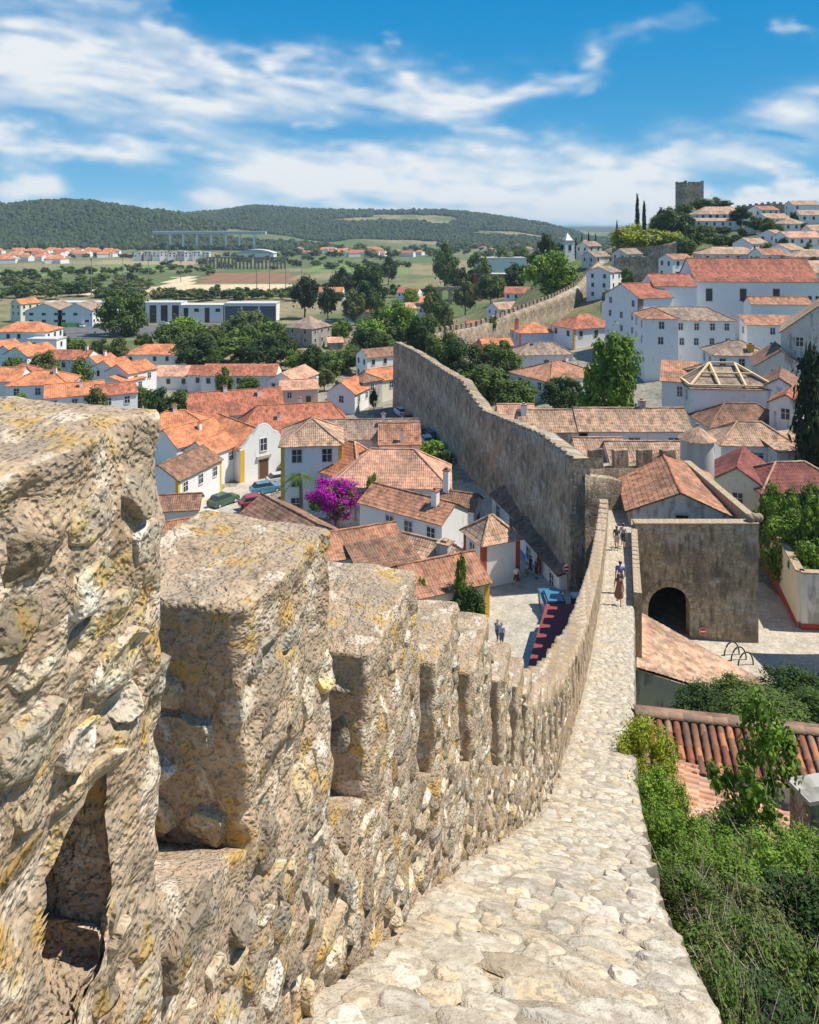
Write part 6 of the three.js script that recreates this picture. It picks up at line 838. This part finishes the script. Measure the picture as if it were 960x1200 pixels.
[[378, 322], [386, 322], [402, 318], [412, 316], [424, 315], [495, 350], [500, 362], [507, 345], [498, 380], [512, 330]].forEach(([px, Z], i) => car(...W2(px, Z), i * 0.4, i % 8, 'car parked beyond the trees on the plain', 'cars beyond the trees'));
// ---------------------------------------------------------------- viaduct, aqueduct, poles, hall
{
  const Z = 1240, g = thing('viaduct', 'long concrete road viaduct on slender piers before the wooded hill', 'bridge', V(px3(248, Z), CY, -Z)), X = x => px3(x, Z) - px3(248, Z), k = new MB(); k.box(X(180), X(312), yy(274.5, Z), yy(271.5, Z), -6, 6); k.build('deck', M.concrete, g); const r = new MB(); r.box(X(180), X(312), yy(271.4, Z), yy(270.6, Z), 5.2, 5.9); r.build('parapet', M.white, g);
  for (const x of [200, 215, 231, 248, 265, 281, 298]) { const m = new MB(), b = gy(px3(x, Z), -Z) - CY - 3; m.box(X(x) - 1.3, X(x) + 1.3, b, yy(274.6, Z), -2.5, 2.5); m.build('pier', M.white, g); }
}
{
  const Z = 720, g = thing('aqueduct', 'row of dark stone aqueduct arches across the plain', 'aqueduct', V(px3(290, Z), CY - 41, -Z), -0.1), n = 22, sp = 3.6, top = 12;
  for (let i = 0; i < n; i++) { const m = new MB(), x = (i - n / 2) * sp; m.box(x - 0.75, x + 0.75, 0, top - 2.2, -0.9, 0.9); m.build('pier', M.mason, g); const s = new THREE.Shape(); s.moveTo(-sp / 2, 0); s.lineTo(-sp / 2, 2.2); s.lineTo(sp / 2, 2.2); s.lineTo(sp / 2, 0); s.absarc(0, 0, sp / 2 - 0.5, 0, Math.PI, false); const a = mesh('arch', new THREE.ExtrudeGeometry(s, { depth: 1.6, bevelEnabled: false, curveSegments: 8 }), M.mason, g); a.position.set(x + sp / 2, top - 2.2, -0.8); }
  const Z2 = 400, h = thing('aqueduct', 'pale aqueduct arches among the trees beside the red-brown shed', 'aqueduct', V(px3(545, Z2), CY - 41, -Z2), 0.1); for (let i = 0; i < 7; i++) { const m = new MB(), x = (i - 3.5) * 5.2; m.box(x - 0.9, x + 0.9, 0, 6, -0.9, 0.9); m.build('pier', M.mason, h); const s = new THREE.Shape(); s.moveTo(-2.6, 0); s.lineTo(-2.6, 3.6); s.lineTo(2.6, 3.6); s.lineTo(2.6, 0); s.absarc(0, 0, 1.9, 0, Math.PI, false); const a = mesh('arch', new THREE.ExtrudeGeometry(s, { depth: 1.6, bevelEnabled: false, curveSegments: 8 }), M.mason, h); a.position.set(x + 2.6, 6, -0.8); }
}
for (const [px, y0, by] of [[107, 302, 346], [144, 300, 335], [174, 304, 333], [301, 302, 346], [316, 296, 341], [335, 296, 340], [354, 298, 336], [212, 306, 330]]) { const Z = 40 * F / (by - HY), h = (by - y0) / F * Z, x = px3(px, Z), g = thing('floodlight_pole', 'tall thin floodlight pole standing on the plain', 'pole', V(x, gy(x, -Z) - 0.2, -Z), 0, 'floodlight poles on the plain'); mesh('mast', tube([V(0, 0, 0), V(0, h * 0.5, 0), V(0, h, 0)], 0.28, 0.18, 6), M.pole, g); const k = new MB(); k.box(-0.7, 0.7, h + 0.01, h + 0.5, -0.15, 0.15); k.build('lamp_head', M.pole, g); }
{ const Z = 1000, p = at(301, 300, Z), g = thing('sports_hall', 'white hall with shallow barrel roof at the foot of the viaduct', 'hall', V(p.x, gy(p.x, p.z), p.z)), k = new MB(); k.box(-24, 24, 0, 5, -12, 12); k.build('wall', P.white, g); const s = new THREE.Shape(); s.moveTo(-25, 5.003); s.lineTo(25, 5.003); s.quadraticCurveTo(14, 10, 0, 10); s.quadraticCurveTo(-14, 10, -25, 5.003); const e = new THREE.ExtrudeGeometry(s, { depth: 25, bevelEnabled: false, curveSegments: 10 }); e.translate(0, 0, -12.5); mesh('roof', e, M.concrete, g); }
// ---------------------------------------------------------------- signs, hoops
function noEntry(label, p, turn, post) { const g = thing('no_entry_sign', label, 'sign', V(p.x, p.y - (post ? 2.3 : 0.3), p.z), turn), y = post ? 2.3 : 0.3, d = mesh('disc', new THREE.CylinderGeometry(0.28, 0.28, 0.03, 28).rotateX(Math.PI / 2), std({ color: new THREE.Color(0.55, 0.02, 0.02), roughness: 0.5 }), g); d.position.y = y; const r = mesh('rim', new THREE.TorusGeometry(0.275, 0.018, 6, 28), M.white, d); const k = new MB(); k.box(-0.19, 0.19, -0.05, 0.05, 0.017, 0.022); k.build('white_bar', M.white, d); if (post) mesh('post', tube([V(0, 0, -0.05), V(0, 1.3, -0.05), V(0, 2.7, -0.05)], 0.035, 0.035, 8), M.concrete, g); return g; }
{ const q = at(664, 664, 63), b = gy(q.x, q.z); noEntry('red no entry disc with white bar on a post by the blue banded terrace', V(q.x, b + 2.3, q.z), -0.2, true); const r = at(824, 740, 56.9); noEntry('red no entry disc with white bar fixed beside the gate arch', r, 0, false); }
{ const p = at(868, 770, 54), g = thing('hoop_rail', 'black curved iron hoops on the lane corner at the gate tower', 'railing', V(p.x, gy(p.x, p.z), p.z), 0.3); for (let i = 0; i < 3; i++) { const pts = []; for (let k = 0; k <= 12; k++) { const a = Math.PI * k / 12; pts.push(V(-Math.cos(a) * 0.65, Math.sin(a) * 1.0, -i * 0.7 + 0.5)); } mesh('hoop', tube(pts, 0.05, 0.05, 7), M.iron, g); } }
{ const p = at(866, 607, 58.5), g = thing('gargoyle_stone', 'small dark carved stone lump on the gate tower corner', 'statue', V(p.x + 0.7, CY + yy(615, 57) + 0.12, p.z + 1.1)); const gs = []; const R = rng(3); for (let i = 0; i < 4; i++) { const s = new THREE.IcosahedronGeometry(0.28 + 0.1 * R(), 1); s.translate(i * 0.22 - 0.3, 0.2 + 0.18 * R(), (R() - 0.5) * 0.25); gs.push(s); } mesh('stone', mergeGeometries(gs), M.mason, g); }
// ---------------------------------------------------------------- people
const cap = (p, a, b, r0, r1) => { const bx = b[0] - a[0], by = b[1] - a[1], bz = b[2] - a[2], px = p[0] - a[0], py = p[1] - a[1], pz = p[2] - a[2], t = clamp((px * bx + py * by + pz * bz) / (bx * bx + by * by + bz * bz)); return Math.hypot(px - bx * t, py - by * t, pz - bz * t) - lerp(r0, r1, t); };
function fieldMesh(bones, n = 60, k = 0.035) { // smooth union of tapered bones, meshed
  const mc = new MarchingCubes(n, M.white, false, false, 60000), L = [0.5, 0.95, 0.5], C = [0, 0.9, 0]; mc.isolation = 0;
  for (let z = 0; z < n; z++) for (let y = 0; y < n; y++) for (let x = 0; x < n; x++) { const p = [C[0] + (x / n * 2 - 1) * L[0], C[1] + (y / n * 2 - 1) * L[1], C[2] + (z / n * 2 - 1) * L[2]]; let d = 9; for (const [a, b, r0, r1] of bones) { const e = cap(p, a, b, r0, r1), h = clamp(0.5 + 0.5 * (d - e) / k); d = lerp(d, e, h) - k * h * (1 - h); } mc.field[x + y * n + z * n * n] = -d; }
  mc.update(); const c = mc.count, g = new THREE.BufferGeometry(), P0 = new Float32Array(mc.positionArray.slice(0, c * 3)), N0 = new Float32Array(c * 3); for (let i = 0; i < c; i++) { for (let q = 0; q < 3; q++) P0[i * 3 + q] = C[q] + P0[i * 3 + q] * L[q]; } g.setAttribute('position', new THREE.BufferAttribute(P0, 3)); g.computeVertexNormals(); return g;
}
function pose(st, arm) { // facing -z; st: stride, arm: swing
  const S = [0.19, 1.42, 0], hip = [0.09, 0.92, 0], b = [];
  const leg = (s, f) => { const h = [s * 0.09, 0.92, 0], kn = [s * 0.095, 0.5, -0.16 * f - 0.03], an = [s * 0.1, 0.09, 0.02 - 0.3 * f + (f < 0 ? 0.06 : 0)], toe = [s * 0.115, 0.035, an[2] - 0.17]; return [[h, kn, 0.085, 0.055], [kn, an, 0.055, 0.036], [an, toe, 0.036, 0.026]]; };
  const hand = (s, f) => { const sh = [s * 0.19, 1.42, 0], el = [s * 0.245, 1.15, 0.05 - 0.12 * f], wr = [s * 0.25, 0.92, -0.05 - 0.22 * f], o = []; for (let i = 0; i < 4; i++) o.push([[wr[0] - s * 0.005, wr[1] - 0.07, wr[2] - 0.02 + i * 0.018], [wr[0] - s * 0.025, wr[1] - 0.15 - 0.012 * (i === 1 || i === 2), wr[2] - 0.025 + i * 0.018], 0.011, 0.009]); o.push([[wr[0], wr[1] - 0.03, wr[2] - 0.03], [wr[0] - s * 0.02, wr[1] - 0.09, wr[2] - 0.065], 0.012, 0.009]); return { arm: [[sh, el, 0.05, 0.038], [el, wr, 0.037, 0.026]], palm: [[wr, [wr[0], wr[1] - 0.07, wr[2]], 0.025, 0.034], ...o] }; };
  const hl = hand(-1, arm), hr = hand(1, -arm), legs = [...leg(-1, st), ...leg(1, -st)];
  const torso = [[[0, 0.95, 0], [0, 1.15, 0], 0.145, 0.12], [[0, 1.15, 0], [0, 1.36, 0.01], 0.12, 0.14], [[-0.15, 1.4, 0], [0.15, 1.4, 0], 0.07, 0.07]], head = [[[0, 1.45, 0.01], [0, 1.56, 0], 0.052, 0.05], [[0, 1.64, -0.012], [0, 1.7, 0], 0.075, 0.095], [[0, 1.6, -0.04], [0, 1.66, -0.03], 0.05, 0.06], [[0, 1.655, -0.1], [0, 1.63, -0.11], 0.014, 0.017], [[-0.09, 1.65, 0], [-0.092, 1.67, 0], 0.016, 0.02], [[0.09, 1.65, 0], [0.092, 1.67, 0], 0.016, 0.02]];
  return { legs, torso, head, arms: [...hl.arm, ...hr.arm], hands: [...hl.palm, ...hr.palm] };
}
const grow = (l, e) => l.map(([a, b, r0, r1]) => [a, b, r0 + e, r1 + e]);
const peopleKinds = [[1, 1], [-0.7, -0.8], [0.08, 0.15]].map(([st, ar], i) => {
  const q = pose(st, ar), legs6 = q.legs, thigh = [legs6[0], legs6[3]], shoe = [legs6[2], legs6[5]], upper = [q.arms[0], q.arms[2]];
  return { body: fieldMesh([...q.torso, ...q.legs, ...q.arms, ...q.hands, ...q.head], 84, 0.022), shirt: fieldMesh(grow([...q.torso, ...upper.map(([a, b, r0, r1]) => [a, a.map((v, k) => lerp(v, b[k], 0.6)), r0, r1])], 0.016), 56), shorts: fieldMesh(grow([[[0, 0.95, 0], [0, 1.02, 0], 0.15, 0.14], ...thigh], 0.022), 56), dress: fieldMesh(grow([...q.torso, [[0, 0.98, 0], [0, 0.56, 0], 0.16, 0.25]], 0.014), 56), shoes: fieldMesh(grow(shoe, 0.012), 72, 0.02), hair: fieldMesh([[[0, 1.71, 0.03], [0, 1.66, 0.05], 0.1, 0.085], [[0, 1.68, 0.05], [0, 1.5, 0.09], 0.075, 0.045]], 60), shortHair: fieldMesh([[[0, 1.715, 0.02], [0, 1.66, 0.045], 0.096, 0.075]], 60) };
});
const cloth = (r, g, b) => std({ color: new THREE.Color(r, g, b) }), skin = std({ color: new THREE.Color(0.52, 0.31, 0.21), roughness: 0.7 }), hairM = [cloth(0.04, 0.025, 0.015), cloth(0.16, 0.09, 0.04), cloth(0.3, 0.28, 0.26)];
function person(label, x, y, z, turn, h, kind, top, bottom, hair, o = {}) { const k = peopleKinds[kind], g = thing('person', label, 'person', V(x, y, z), turn, o.group); mesh('body', k.body, skin, g); mesh(o.dress ? 'dress' : 'shirt', o.dress ? k.dress : k.shirt, cloth(...top), g); if (!o.dress) mesh('shorts', k.shorts, cloth(...bottom), g); mesh('shoes', k.shoes, cloth(0.12, 0.1, 0.09), g); mesh('hair', o.long ? k.hair : k.shortHair, hairM[hair], g); g.scale.setScalar(h / 1.8); return g; }
const onWalk = (s, t) => { const v = V(t, Yw(s) + 0.045, -s).applyAxisAngle(V(0, 1, 0), WALL_TURN).add(wall.position); return [v.x, v.y, v.z]; };
person('woman in brown patterned short dress walking down the walkway', ...onWalk(43.6, 1.0), WALL_TURN, 1.72, 0, [0.22, 0.11, 0.07], [0, 0, 0], 1, { dress: true, long: true }); person('man in violet-blue shirt walking ahead of the woman in the brown dress', ...onWalk(46.5, 1.05), WALL_TURN, 1.84, 1, [0.16, 0.16, 0.42], [0.06, 0.06, 0.07], 0);
person('person in dark top with pale shorts on the walkway by the chapel', ...onWalk(57.6, 0.75), WALL_TURN, 1.72, 2, [0.10, 0.09, 0.11], [0.55, 0.48, 0.4], 1, { long: true }); person('person in white and dark clothes beside the one by the chapel', ...onWalk(58.4, 1.2), WALL_TURN, 1.74, 0, [0.5, 0.42, 0.38], [0.08, 0.08, 0.1], 0);
const onG = (px, Z) => { const x = px3(px, Z); return [x, gy(x, -Z) + 0.055, -Z]; };
person('person in white shirt and dark shorts crossing the gate square', ...onG(605, 66), 0.5, 1.76, 0, [0.7, 0.7, 0.68], [0.05, 0.05, 0.06], 0); person('child in white top near two adults on the gate square', ...onG(617, 68), 1.2, 1.25, 2, [0.7, 0.68, 0.66], [0.3, 0.2, 0.2], 1); person('person in dark clothes in the middle of the gate square', ...onG(622, 68.5), 1.4, 1.7, 1, [0.08, 0.06, 0.08], [0.06, 0.06, 0.08], 0); person('person in maroon top and dark trousers on the gate square', ...onG(629, 67.5), 2.2, 1.75, 2, [0.18, 0.04, 0.06], [0.04, 0.03, 0.04], 0, { long: true }); person('person in pale blue shirt in the wall shade behind the battlements', ...onG(588, 54), 2.6, 1.72, 2, [0.35, 0.42, 0.55], [0.12, 0.14, 0.2], 2); person('person in grey top beside the one in pale blue shirt', ...onG(583, 54.6), 2.6, 1.66, 0, [0.25, 0.25, 0.28], [0.1, 0.1, 0.12], 0);
renderer.render(scene, camera);
